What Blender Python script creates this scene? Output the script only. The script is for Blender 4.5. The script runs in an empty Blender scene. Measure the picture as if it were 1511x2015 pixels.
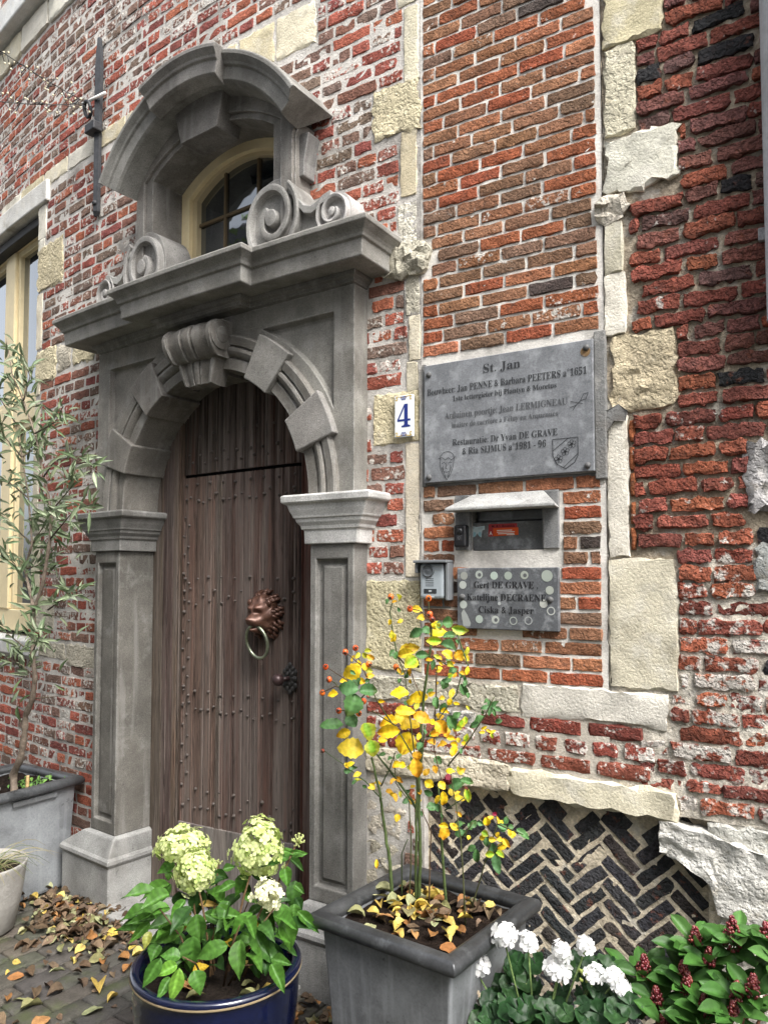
import bpy, math, random
from mathutils import Vector, Matrix, noise
from mathutils.geometry import tessellate_polygon
R = random.Random(11)
rad = math.radians
scn = bpy.context.scene
col = scn.collection

# ------------------------------------------------------------------ camera, sky, sun, exposure
cam = bpy.data.cameras.new('camera')
cam.sensor_fit = 'VERTICAL'; cam.sensor_height = 36.0; cam.lens = 1500 / 2015 * 36
cam.shift_y = (1065 - 1007.5) / 2015
cam.clip_start = 0.05; cam.clip_end = 500
cam_ob = bpy.data.objects.new('camera', cam); col.objects.link(cam_ob)
cam_ob.location = (0, 0, 1.6); cam_ob.rotation_euler = (rad(92.8), 0, 0)
scn.camera = cam_ob

SUN_DIR = Vector((0.46, -0.74, 1.10)).normalized()          # towards the light
world = bpy.data.worlds.new('World'); scn.world = world; world.use_nodes = True
wn = world.node_tree; bg = wn.nodes['Background']
sky = wn.nodes.new('ShaderNodeTexSky'); sky.sky_type = 'NISHITA'; sky.sun_disc = False
sky.sun_elevation = math.asin(SUN_DIR.z); sky.sun_rotation = math.atan2(SUN_DIR.x, SUN_DIR.y)
sky.dust_density = 4.0; sky.ozone_density = 1.0
hs = wn.nodes.new('ShaderNodeHueSaturation'); hs.inputs['Saturation'].default_value = 0.25   # overcast: a white sky
wn.links.new(sky.outputs[0], hs.inputs['Color']); wn.links.new(hs.outputs[0], bg.inputs[0])
bg.inputs[1].default_value = 0.135
sun = bpy.data.lights.new('sun', 'SUN'); sun.energy = 1.5; sun.angle = rad(24); sun.color = (1.0, 0.97, 0.92)
sun_ob = bpy.data.objects.new('sun', sun); col.objects.link(sun_ob); sun_ob.location = (3, -4, 12)
sun_ob.rotation_euler = SUN_DIR.to_track_quat('Z', 'Y').to_euler()
scn.view_settings.view_transform = 'Standard'; scn.view_settings.look = 'None'
scn.view_settings.gamma = 1.0; scn.view_settings.exposure = 1.7
scn.view_settings.use_curve_mapping = False
try:
    scn.cycles.use_denoising = True; scn.cycles.max_bounces = 7
except Exception:
    pass

# ------------------------------------------------------------------ the wall's own coordinates
# u runs along the wall to the right, n stands out of it towards the street, z is up.
# The old front bulges: left of u=0 it curves gently away.
OX, OY = 0.133818, 2.89166
PH, KK = rad(31.5), rad(3.75)
def wphi(u): return PH + (KK * -u if u < 0 else 0)
def W(u, n, z):
    p = wphi(u)
    if u >= 0: cx, cy = math.cos(PH) * u, -math.sin(PH) * u
    else: cx, cy = -(math.sin(p) - math.sin(PH)) / KK, -(math.cos(p) - math.cos(PH)) / KK
    return Vector((OX + cx - n * math.sin(p), OY + cy - n * math.cos(p), z))
def ident(x, y, z): return Vector((x, y, z))
def px(w):                                                   # rough picture position, used only to rank bricks by size
    d = w - Vector((0, 0, 1.6)); P = rad(2.8)
    f = d.y * math.cos(P) + d.z * math.sin(P); v = -d.y * math.sin(P) + d.z * math.cos(P)
    if f < 0.2: return None
    return 755.5 + 1500 * d.x / f, 1065 - 1500 * v / f, f
def in_view(w, m=60):
    q = px(w)
    return q is not None and -m < q[0] < 1511 + m and -m < q[1] < 2015 + m

# ------------------------------------------------------------------ materials
def ng(m): return m.node_tree.nodes, m.node_tree.links
def mat(name, rough=0.85, spec=0.25, var=0.35, vscale=14.0, fine=90.0, fvar=0.25, bump=0.5, bdist=0.004, bscale=120.0,
        stretch=(1, 1, 1), lime=False, lime_col=(0.62, 0.59, 0.54), lime_scale=55.0, metal=0.0, transl=0.0, coat=0.0,
        patch=None, patch_scale=3.0, pits=0.0, pit_scale=70.0, rvar=0.0, streak=None, wear=None):
    m = bpy.data.materials.new(name); m.use_nodes = True
    n, l = ng(m); b = n['Principled BSDF']
    def N(t, **k):
        x = n.new(t)
        for a, v in k.items(): setattr(x, a, v)
        return x
    at = N('ShaderNodeVertexColor'); at.layer_name = 'Col'
    oi = N('ShaderNodeObjectInfo')
    mul = N('ShaderNodeMix', data_type='RGBA', blend_type='MULTIPLY'); mul.inputs[0].default_value = 1
    l.new(at.outputs['Color'], mul.inputs[6]); l.new(oi.outputs['Color'], mul.inputs[7])
    geo = N('ShaderNodeNewGeometry')
    mp = N('ShaderNodeMapping'); mp.inputs['Scale'].default_value = stretch
    l.new(geo.outputs['Position'], mp.inputs['Vector'])
    def noi(scale, detail=6, rough_=0.6):
        x = N('ShaderNodeTexNoise'); x.inputs['Scale'].default_value = scale; x.inputs['Detail'].default_value = detail
        x.inputs['Roughness'].default_value = rough_; l.new(mp.outputs[0], x.inputs['Vector']); return x
    def rng(src, a, b_, lo, hi):
        x = N('ShaderNodeMapRange'); x.inputs[1].default_value = a; x.inputs[2].default_value = b_
        x.inputs[3].default_value = lo; x.inputs[4].default_value = hi; l.new(src, x.inputs[0]); return x.outputs[0]
    n1 = noi(vscale); n2 = noi(fine, 8, 0.7)
    f1 = rng(n1.outputs[0], 0.3, 0.7, 1 - var, 1 + var); f2 = rng(n2.outputs[0], 0.3, 0.7, 1 - fvar, 1 + fvar)
    mm = N('ShaderNodeMath', operation='MULTIPLY'); l.new(f1, mm.inputs[0]); l.new(f2, mm.inputs[1])
    v = N('ShaderNodeVectorMath', operation='SCALE'); l.new(mul.outputs[2], v.inputs[0]); l.new(mm.outputs[0], v.inputs[3])
    c = v.outputs[0]
    def mixc(fac, a, colr):
        x = N('ShaderNodeMix', data_type='RGBA'); l.new(fac, x.inputs[0]); l.new(a, x.inputs[6])
        x.inputs[7].default_value = (*colr, 1); return x.outputs[2]
    if patch:                                                 # weather stains with a shape of their own
        for (pc, sc, lo, hi, amt) in patch:
            x = noi(sc, 9, 0.68); c = mixc(rng(x.outputs[0], lo, hi, 0, amt), c, pc)
    if wear:                                                  # arrises rubbed pale
        bv = N('ShaderNodeBevel'); bv.samples = 5; bv.inputs[0].default_value = 0.012
        dt = N('ShaderNodeVectorMath', operation='DOT_PRODUCT'); l.new(bv.outputs[0], dt.inputs[0]); l.new(geo.outputs['Normal'], dt.inputs[1])
        x = noi(26, 6, 0.7); e = rng(dt.outputs['Value'], 0.985, 0.80, 0, 1); k = rng(x.outputs[0], 0.42, 0.62, 0, 0.75)
        me_ = N('ShaderNodeMath', operation='MULTIPLY'); l.new(e, me_.inputs[0]); l.new(k, me_.inputs[1]); c = mixc(me_.outputs[0], c, wear)
    if streak:                                                # rain runs, drawn out downwards
        pc, sx, sz, lo, hi, amt = streak
        mp2 = N('ShaderNodeMapping'); mp2.inputs['Scale'].default_value = (sx, sx, sz); l.new(geo.outputs['Position'], mp2.inputs['Vector'])
        x = N('ShaderNodeTexNoise'); x.inputs['Scale'].default_value = 1.0; x.inputs['Detail'].default_value = 7; l.new(mp2.outputs[0], x.inputs['Vector'])
        c = mixc(rng(x.outputs[0], lo, hi, 0, amt), c, pc)
    if lime:
        x = noi(lime_scale, 8, 0.62); x2 = noi(lime_scale * 0.22, 3)
        ad = N('ShaderNodeMath', operation='ADD'); l.new(x.outputs[0], ad.inputs[0])
        k = N('ShaderNodeMath', operation='MULTIPLY'); k.inputs[1].default_value = 0.5; l.new(x2.outputs[0], k.inputs[0]); l.new(k.outputs[0], ad.inputs[1])
        al = N('ShaderNodeMath', operation='MULTIPLY_ADD'); al.inputs[1].default_value = 0.5; al.inputs[2].default_value = 0.0
        l.new(at.outputs['Alpha'], al.inputs[0])
        s = N('ShaderNodeMath', operation='ADD'); l.new(ad.outputs[0], s.inputs[0]); l.new(al.outputs[0], s.inputs[1])
        c = mixc(rng(s.outputs[0], 1.02, 1.10, 0, 0.9), c, lime_col)
    l.new(c, b.inputs['Base Color'])
    b.inputs['Roughness'].default_value = rough; b.inputs['Specular IOR Level'].default_value = spec
    b.inputs['Metallic'].default_value = metal
    if rvar: l.new(rng(n1.outputs[0], 0.3, 0.7, rough - rvar, rough + rvar), b.inputs['Roughness'])
    if coat: b.inputs['Coat Weight'].default_value = coat; b.inputs['Coat Roughness'].default_value = 0.06
    if bump:
        bt = noi(bscale, 8, 0.65)
        h = bt.outputs[0]
        if pits:
            p = noi(pit_scale, 4, 0.5); pr = rng(p.outputs[0], 0.38, 0.55, -pits, 0)
            a2 = N('ShaderNodeMath', operation='ADD'); l.new(h, a2.inputs[0]); l.new(pr, a2.inputs[1]); h = a2.outputs[0]
        bp = N('ShaderNodeBump'); bp.inputs['Strength'].default_value = bump; bp.inputs['Distance'].default_value = bdist
        l.new(h, bp.inputs['Height']); l.new(bp.outputs[0], b.inputs['Normal'])
    if transl:
        tr = N('ShaderNodeBsdfTranslucent'); l.new(c, tr.inputs[0])
        mx = N('ShaderNodeMixShader'); mx.inputs[0].default_value = transl
        l.new(b.outputs[0], mx.inputs[1]); l.new(tr.outputs[0], mx.inputs[2]); l.new(mx.outputs[0], n['Material Output'].inputs[0])
    return m

M = {}
M['brick'] = mat('red_brick', 0.9, 0.15, 0.32, 22, 160, 0.5, 1.0, 0.006, 120, lime=True, pits=0.45, pit_scale=90, patch=[((0.085, 0.055, 0.045), 34, 0.54, 0.68, 0.55), ((0.04, 0.03, 0.026), 90, 0.60, 0.68, 0.6)])
M['oldbrick'] = mat('weathered_brick', 0.85, 0.25, 0.4, 30, 170, 0.5, 1.0, 0.010, 100, lime=True, lime_scale=32, pits=0.9, pit_scale=85, patch=[((0.055, 0.036, 0.032), 40, 0.54, 0.68, 0.45), ((0.02, 0.014, 0.012), 95, 0.59, 0.67, 0.65), ((0.40, 0.13, 0.07), 26, 0.58, 0.68, 0.45)])
M['mortar'] = mat('lime_mortar', 0.95, 0.1, 0.2, 9, 120, 0.2, 0.9, 0.006, 130,
                  patch=[((0.17, 0.155, 0.14), 2.3, 0.5, 0.62, 0.75), ((0.55, 0.53, 0.49), 7.0, 0.55, 0.7, 0.5)])
M['whitemortar'] = mat('white_mortar', 0.95, 0.1, 0.15, 9, 120, 0.15, 0.7, 0.004, 130, patch=[((0.27, 0.25, 0.23), 3.2, 0.52, 0.66, 0.7)])
M['sandmortar'] = mat('sandy_mortar', 0.95, 0.1, 0.35, 14, 100, 0.35, 1.0, 0.016, 60, patch=[((0.6, 0.58, 0.53), 9, 0.52, 0.62, 0.6), ((0.15, 0.12, 0.09), 4, 0.55, 0.7, 0.6)])
M['limestone'] = mat('cream_limestone', 0.92, 0.15, 0.2, 7, 200, 0.25, 0.45, 0.004, 260, patch=[((0.26, 0.23, 0.17), 6, 0.57, 0.7, 0.7), ((0.66, 0.63, 0.56), 10, 0.5, 0.65, 0.5), ((0.10, 0.09, 0.075), 70, 0.66, 0.72, 0.8)], pits=0.5, pit_scale=110)
M['pitstone'] = mat('pitted_limestone', 0.92, 0.15, 0.2, 9, 190, 0.3, 0.55, 0.009, 170, patch=[((0.24, 0.20, 0.14), 16, 0.56, 0.68, 0.6), ((0.66, 0.62, 0.53), 11, 0.55, 0.7, 0.4), ((0.10, 0.09, 0.07), 60, 0.64, 0.71, 0.8)], pits=1.3, pit_scale=62)
M['bluestone'] = mat('grey_bluestone', 0.72, 0.3, 0.35, 6, 190, 0.42, 0.9, 0.003, 210,
                     patch=[((0.08, 0.073, 0.063), 2.8, 0.50, 0.68, 0.6), ((0.34, 0.335, 0.32), 8, 0.55, 0.72, 0.5), ((0.04, 0.038, 0.034), 40, 0.62, 0.7, 0.6), ((0.45, 0.445, 0.43), 55, 0.66, 0.74, 0.6)], rvar=0.1,
                     streak=((0.30, 0.292, 0.275), 22, 2.0, 0.54, 0.7, 0.4), wear=(0.50, 0.49, 0.47))
M['plaque'] = mat('plaque_stone', 0.6, 0.3, 0.2, 9, 190, 0.3, 0.35, 0.0015, 200, patch=[((0.36, 0.375, 0.39), 16, 0.5, 0.64, 0.6), ((0.09, 0.094, 0.10), 22, 0.58, 0.68, 0.6), ((0.5, 0.52, 0.54), 90, 0.68, 0.74, 0.6)], rvar=0.1)
M['ink'] = mat('dark_engraving', 0.8, 0.1, 0.1, 30, 100, 0.2, 0.0)
M['wood'] = mat('old_oak', 0.75, 0.2, 0.4, 10, 80, 0.6, 0.9, 0.004, 70, stretch=(3.2, 3.2, 0.12),
                patch=[((0.21, 0.175, 0.155), 8, 0.46, 0.64, 0.7), ((0.17, 0.145, 0.13), 3.0, 0.48, 0.62, 0.55), ((0.012, 0.009, 0.008), 26, 0.57, 0.66, 0.75), ((0.11, 0.04, 0.025), 5, 0.53, 0.68, 0.6), ((0.006, 0.005, 0.005), 50, 0.60, 0.66, 0.9)])
M['greywood'] = mat('bleached_oak', 0.8, 0.15, 0.35, 10, 80, 0.5, 0.9, 0.004, 70, stretch=(3.2, 3.2, 0.12), patch=[((0.05, 0.042, 0.038), 22, 0.56, 0.68, 0.7)])
M['iron'] = mat('black_iron', 0.55, 0.4, 0.3, 30, 120, 0.3, 0.4, 0.002, 160)
M['bronze'] = mat('brown_bronze', 0.38, 0.5, 0.3, 30, 120, 0.2, 0.2, 0.001, 160, metal=0.35)
M['brass'] = mat('green_brass', 0.35, 0.5, 0.3, 40, 120, 0.2, 0.1, 0.001, 160, metal=0.8)
M['zinc'] = mat('weathered_zinc', 0.42, 0.5, 0.25, 6, 110, 0.18, 0.2, 0.002, 60, metal=0.4,
                patch=[((0.04, 0.044, 0.05), 5, 0.54, 0.68, 0.65), ((0.40, 0.42, 0.44), 10, 0.54, 0.7, 0.5), ((0.03, 0.033, 0.036), 45, 0.62, 0.7, 0.6)], rvar=0.16, streak=((0.42, 0.44, 0.46), 30, 2.2, 0.56, 0.7, 0.4))
M['darkzinc'] = mat('dark_zinc', 0.36, 0.5, 0.4, 8, 90, 0.25, 0.25, 0.002, 50, metal=0.5, patch=[((0.20, 0.21, 0.22), 14, 0.56, 0.7, 0.5)], rvar=0.12)
M['glaze'] = mat('blue_glaze', 0.14, 0.6, 0.4, 8, 60, 0.3, 0.05, 0.002, 40, coat=0.6)
M['palepot'] = mat('pale_stone_pot', 0.8, 0.25, 0.14, 8, 60, 0.1, 0.7, 0.008, 22)
M['soil'] = mat('soil', 0.95, 0.1, 0.5, 30, 160, 0.7, 1.0, 0.02, 110, patch=[((0.07, 0.05, 0.035), 120, 0.6, 0.7, 0.7)])
M['paver'] = mat('mossy_clinker', 0.72, 0.3, 0.3, 14, 120, 0.35, 0.8, 0.004, 130, patch=[((0.055, 0.07, 0.022), 5, 0.52, 0.66, 0.6)], rvar=0.15)
M['moss'] = mat('moss_and_sand', 0.95, 0.1, 0.5, 20, 90, 0.4, 1.0, 0.01, 90)
M['cream'] = mat('cream_paint', 0.5, 0.35, 0.07, 10, 60, 0.05, 0.15, 0.001, 90)
M['leaf'] = mat('leaf', 0.45, 0.28, 0.18, 40, 130, 0.14, 0.25, 0.002, 160, transl=0.22)
M['dryleaf'] = mat('dry_leaf', 0.7, 0.25, 0.3, 45, 130, 0.25, 0.5, 0.003, 120, transl=0.12)
M['petal'] = mat('petal', 0.6, 0.2, 0.08, 60, 120, 0.06, 0.0, transl=0.3)
M['stem'] = mat('stem_bark', 0.75, 0.2, 0.35, 40, 120, 0.3, 0.6, 0.003, 90)
M['berry'] = mat('berry', 0.28, 0.5, 0.2, 60, 140, 0.15, 0.0)
M['plastic'] = mat('plastic', 0.4, 0.45, 0.04, 20, 90, 0.04, 0.0)
M['tile'] = mat('glazed_tile', 0.18, 0.5, 0.03, 20, 90, 0.02, 0.0)
M['print'] = mat('print', 0.5, 0.3, 0.03, 20, 90, 0.03, 0.0)
M['render'] = mat('pale_render', 0.9, 0.2, 0.08, 3, 60, 0.06, 0.3, 0.003, 60)
M['dark'] = mat('dark_interior', 0.9, 0.05, 0.2, 4, 40, 0.1, 0.0)
def glass(name):
    m = bpy.data.materials.new(name); m.use_nodes = True; n, l = ng(m); b = n['Principled BSDF']
    b.inputs['Base Color'].default_value = (0.012, 0.015, 0.017, 1); b.inputs['Roughness'].default_value = 0.03
    gl = n.new('ShaderNodeBsdfGlossy'); gl.inputs['Roughness'].default_value = 0.015; gl.inputs['Color'].default_value = (0.9, 0.95, 1, 1)
    fr = n.new('ShaderNodeFresnel'); fr.inputs[0].default_value = 2.3
    tn = n.new('ShaderNodeTexNoise'); tn.inputs['Scale'].default_value = 1.2
    bp = n.new('ShaderNodeBump'); bp.inputs['Strength'].default_value = 0.06; bp.inputs['Distance'].default_value = 0.02
    l.new(tn.outputs[0], bp.inputs['Height']); l.new(bp.outputs[0], gl.inputs['Normal'])
    mx = n.new('ShaderNodeMixShader'); l.new(fr.outputs[0], mx.inputs[0]); l.new(b.outputs[0], mx.inputs[1]); l.new(gl.outputs[0], mx.inputs[2])
    l.new(mx.outputs[0], n['Material Output'].inputs[0]); return m
M['glass'] = glass('window_glass')

# ------------------------------------------------------------------ builders
def empty(name, loc, label=None, cat=None, group=None):
    o = bpy.data.objects.new(name, None); col.objects.link(o); o.location = loc; o.empty_display_size = 0.1
    tag(o, label, cat, group); return o
def tag(o, label=None, cat=None, group=None, kind=None):
    if label: o['label'] = label
    if cat: o['category'] = cat
    if group: o['group'] = group
    if kind: o['kind'] = kind
    return o
def wloc(o):
    v = Vector((0, 0, 0))
    while o is not None: v += o.location; o = o.parent
    return v
class MB:
    def __init__(s, xf=W, c=(0.5, 0.5, 0.5), a=0.0):
        s.v = []; s.c = []; s.f = []; s.sm = []; s.xf = xf; s.k = (*c, a); s.smooth = False
    def col(s, c, a=0.0): s.k = (*c, a); return s
    def p(s, *q):
        s.v.append(s.xf(*q)); s.c.append(s.k); return len(s.v) - 1
    def face(s, *i): s.f.append(i); s.sm.append(s.smooth)
    def grid(s, rows, flip=False, wrap=False):
        for a, b in zip(rows[:-1], rows[1:]):
            m = len(a); rng_ = range(m) if wrap else range(m - 1)
            for i in rng_:
                j = (i + 1) % m
                s.face(*((a[i], b[i], b[j], a[j]) if flip else (a[i], a[j], b[j], b[i])))
    def box(s, u0, u1, n0, n1, z0, z1, seg=1):
        us = [u0 + (u1 - u0) * i / seg for i in range(seg + 1)]
        ring = [[s.p(u, n, z) for n, z in ((n1, z0), (n1, z1), (n0, z1), (n0, z0))] for u in us]
        for a, b in zip(ring[:-1], ring[1:]):
            for i in range(4):
                j = (i + 1) % 4; s.face(a[i], b[i], b[j], a[j])
        s.face(*ring[0]); s.face(*reversed(ring[-1]))
    def prism(s, poly, n0, n1, hole=None, back=False, inset=0.0, hn=None, hin=None):
        """poly: (u,z) anticlockwise seen from the street; front at n1, back at n0"""
        fr = [s.p(u, n1, z) for u, z in poly]; bk = [s.p(u, n0, z) for u, z in poly]; k = len(poly)
        loops = [[Vector((u, z, 0)) for u, z in poly]]; idx = list(fr)
        if hole:
            loops.append([Vector((u, z, 0)) for u, z in hole]); hf = [s.p(u, n1, z) for u, z in hole]; idx += hf
        for t in tessellate_polygon(loops):
            a, b, c = (loops[0] + (loops[1] if hole else []))[t[0]], None, None
            A = [(loops[0] + (loops[1] if hole else []))[q] for q in t]
            cr = (A[1] - A[0]).cross(A[2] - A[0]).z
            s.face(*([idx[q] for q in t] if cr > 0 else [idx[q] for q in reversed(t)]))
        for i in range(k):
            j = (i + 1) % k; s.face(fr[j], fr[i], bk[i], bk[j])
        if hole:
            hb = [s.p(u, hn, z) for u, z in (hin or hole)]
            m = len(hole)
            for i in range(m):
                j = (i + 1) % m; s.face(hf[i], hf[j], hb[j], hb[i])
            lp = [Vector((u, z, 0)) for u, z in (hin or hole)]
            for t in tessellate_polygon([lp]):
                A = [lp[q] for q in t]; cr = (A[1] - A[0]).cross(A[2] - A[0]).z
                s.face(*([hb[q] for q in t] if cr > 0 else [hb[q] for q in reversed(t)]))
        if back:
            for t in tessellate_polygon([[Vector((u, z, 0)) for u, z in poly]]): s.face(*[bk[q] for q in t])
    def tube(s, pts, radii, k=6, cap=True):
        pts = [Vector(p) for p in pts]; rows = []
        if not hasattr(radii, '__len__'): radii = [radii] * len(pts)
        for i, p in enumerate(pts):
            d = (pts[min(i + 1, len(pts) - 1)] - pts[max(i - 1, 0)]).normalized()
            a = d.orthogonal().normalized() if i == 0 else (rows_a - d * rows_a.dot(d)).normalized()
            rows_a = a; b = d.cross(a)
            rows.append([s.p(*(p + (a * math.cos(t) + b * math.sin(t)) * radii[i])) for t in [6.2832 * q / k for q in range(k)]])
        s.grid(rows, wrap=True)
        if cap: s.face(*reversed(rows[0])); s.face(*rows[-1])
    def lathe(s, c, prof, k=32, wob=0.0):
        rows = [[s.p(c[0] + r * math.cos(t), c[1] + r * math.sin(t), c[2] + z) for t in [6.28318 * q / k for q in range(k)]] for r, z in prof]
        s.grid(rows, wrap=True)
    def ball(s, c, r, k=8, sc=(1, 1, 1)):
        rows = []
        for i in range(k // 2 + 1):
            t = math.pi * i / (k // 2); rr = max(math.sin(t), 0.02) * r
            rows.append([s.p(c[0] + sc[0] * rr * math.cos(a), c[1] + sc[1] * rr * math.sin(a), c[2] - sc[2] * r * math.cos(t)) for a in [6.28318 * q / k for q in range(k)]])
        s.grid(rows, wrap=True)
    def arc(s, prof, cu, cz, a0, a1, N, caps=True, flip=False):
        """sweep (r, n) profile about (cu, cz) in the wall's plane, angles in degrees from +u"""
        rows = []
        for i in range(N + 1):
            a = rad(a0 + (a1 - a0) * i / N)
            rows.append([s.p(cu + r * math.cos(a), n, cz + r * math.sin(a)) for r, n in prof])
        s.grid(rows, flip=not flip)
        if caps: s.face(*rows[0]); s.face(*reversed(rows[-1]))
    def loft(s, plan, levels, cap=True, capb=False):
        """plan(o) -> plan outline [(u,n)..] from the left wall edge round the front to the right; levels (z,o)"""
        rows = [[s.p(u, n, z) for u, n in plan(o)] for z, o in levels]
        s.grid(rows)
        if cap: s.face(*rows[-1])
        if capb: s.face(*reversed(rows[0]))
    def build(s, name, m, parent=None, bevel=0.0, kind=None, seg=2, local=False, sharp=0):
        me = bpy.data.meshes.new(name)
        off = wloc(parent) if parent is not None and not local else Vector((0, 0, 0))
        me.from_pydata([tuple(v - off) for v in s.v], [], s.f)
        at = me.color_attributes.new('Col', 'FLOAT_COLOR', 'POINT')
        at.data.foreach_set('color', [x for c in s.c for x in c])
        me.polygons.foreach_set('use_smooth', s.sm)
        me.materials.append(m if not isinstance(m, str) else M[m]); me.update()
        o = bpy.data.objects.new(name, me); col.objects.link(o); o.parent = parent
        if bevel:
            b = o.modifiers.new('worn_edges', 'BEVEL'); b.width = bevel; b.segments = seg; b.limit_method = 'ANGLE'; b.angle_limit = rad(40)
        if kind: o['kind'] = kind
        if sharp: me.set_sharp_from_angle(angle=rad(sharp))
        return o
def nz(u, z, s=1.0, seed=0.0): return noise.noise(Vector((u * s, z * s, seed)))
def jit(c, k):
    f = 1 + R.uniform(-k, k); return tuple(max(0.004, x * f * (1 + R.uniform(-k * .25, k * .25))) for x in c)

def slab(mb, f, a0, a1, b0, b1, nf, nb, nx=4, nk=2, rough=0.002, er=0.004, wob=0.0015, seed=0.0, fs=40.0):
    """one brick or stone: rounded rough front, uneven outline, sides running back into the wall. f(a,b)->(u,z)"""
    mb.smooth = True
    def P(a, b, n):
        u, z = f(a, b); return mb.p(u, n, z)
    def J(a, b): return wob * 2 * noise.noise(Vector((a * fs, b * fs, seed)))
    G = []
    for j in range(nk + 1):
        row = []
        for i in range(nx + 1):
            a = a0 + er + (a1 - a0 - 2 * er) * i / nx; b = b0 + er + (b1 - b0 - 2 * er) * j / nk
            row.append(P(a + J(a, b + 3), b + J(a + 7, b), nf + rough * (noise.noise(Vector((a * fs * .8, b * fs * .8, seed + 5))) * 1.6)))
        G.append(row)
    mb.grid(G)
    seq = [(i, 0) for i in range(nx)] + [(nx, j) for j in range(nk)] + [(i, nk) for i in range(nx, 0, -1)] + [(0, j) for j in range(nk, 0, -1)]
    r0 = [G[j][i] for i, j in seq]; r1 = []; r2 = []
    for i, j in seq:
        a = a0 + (a1 - a0) * i / nx; b = b0 + (b1 - b0) * j / nk
        if i in (0, nx) and j in (0, nk):
            a += er * .45 * (1 if i == 0 else -1); b += er * .45 * (1 if j == 0 else -1)
        da = J(a + 1, b + 11) * 1.3; db = J(a + 17, b + 2) * 1.3
        r1.append(P(a + da, b + db, nf - er * .8)); r2.append(P(a + da, b + db, nb))
    mb.grid([r1, r0], wrap=True, flip=False); mb.grid([r2, r1], wrap=True, flip=False)
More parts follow.
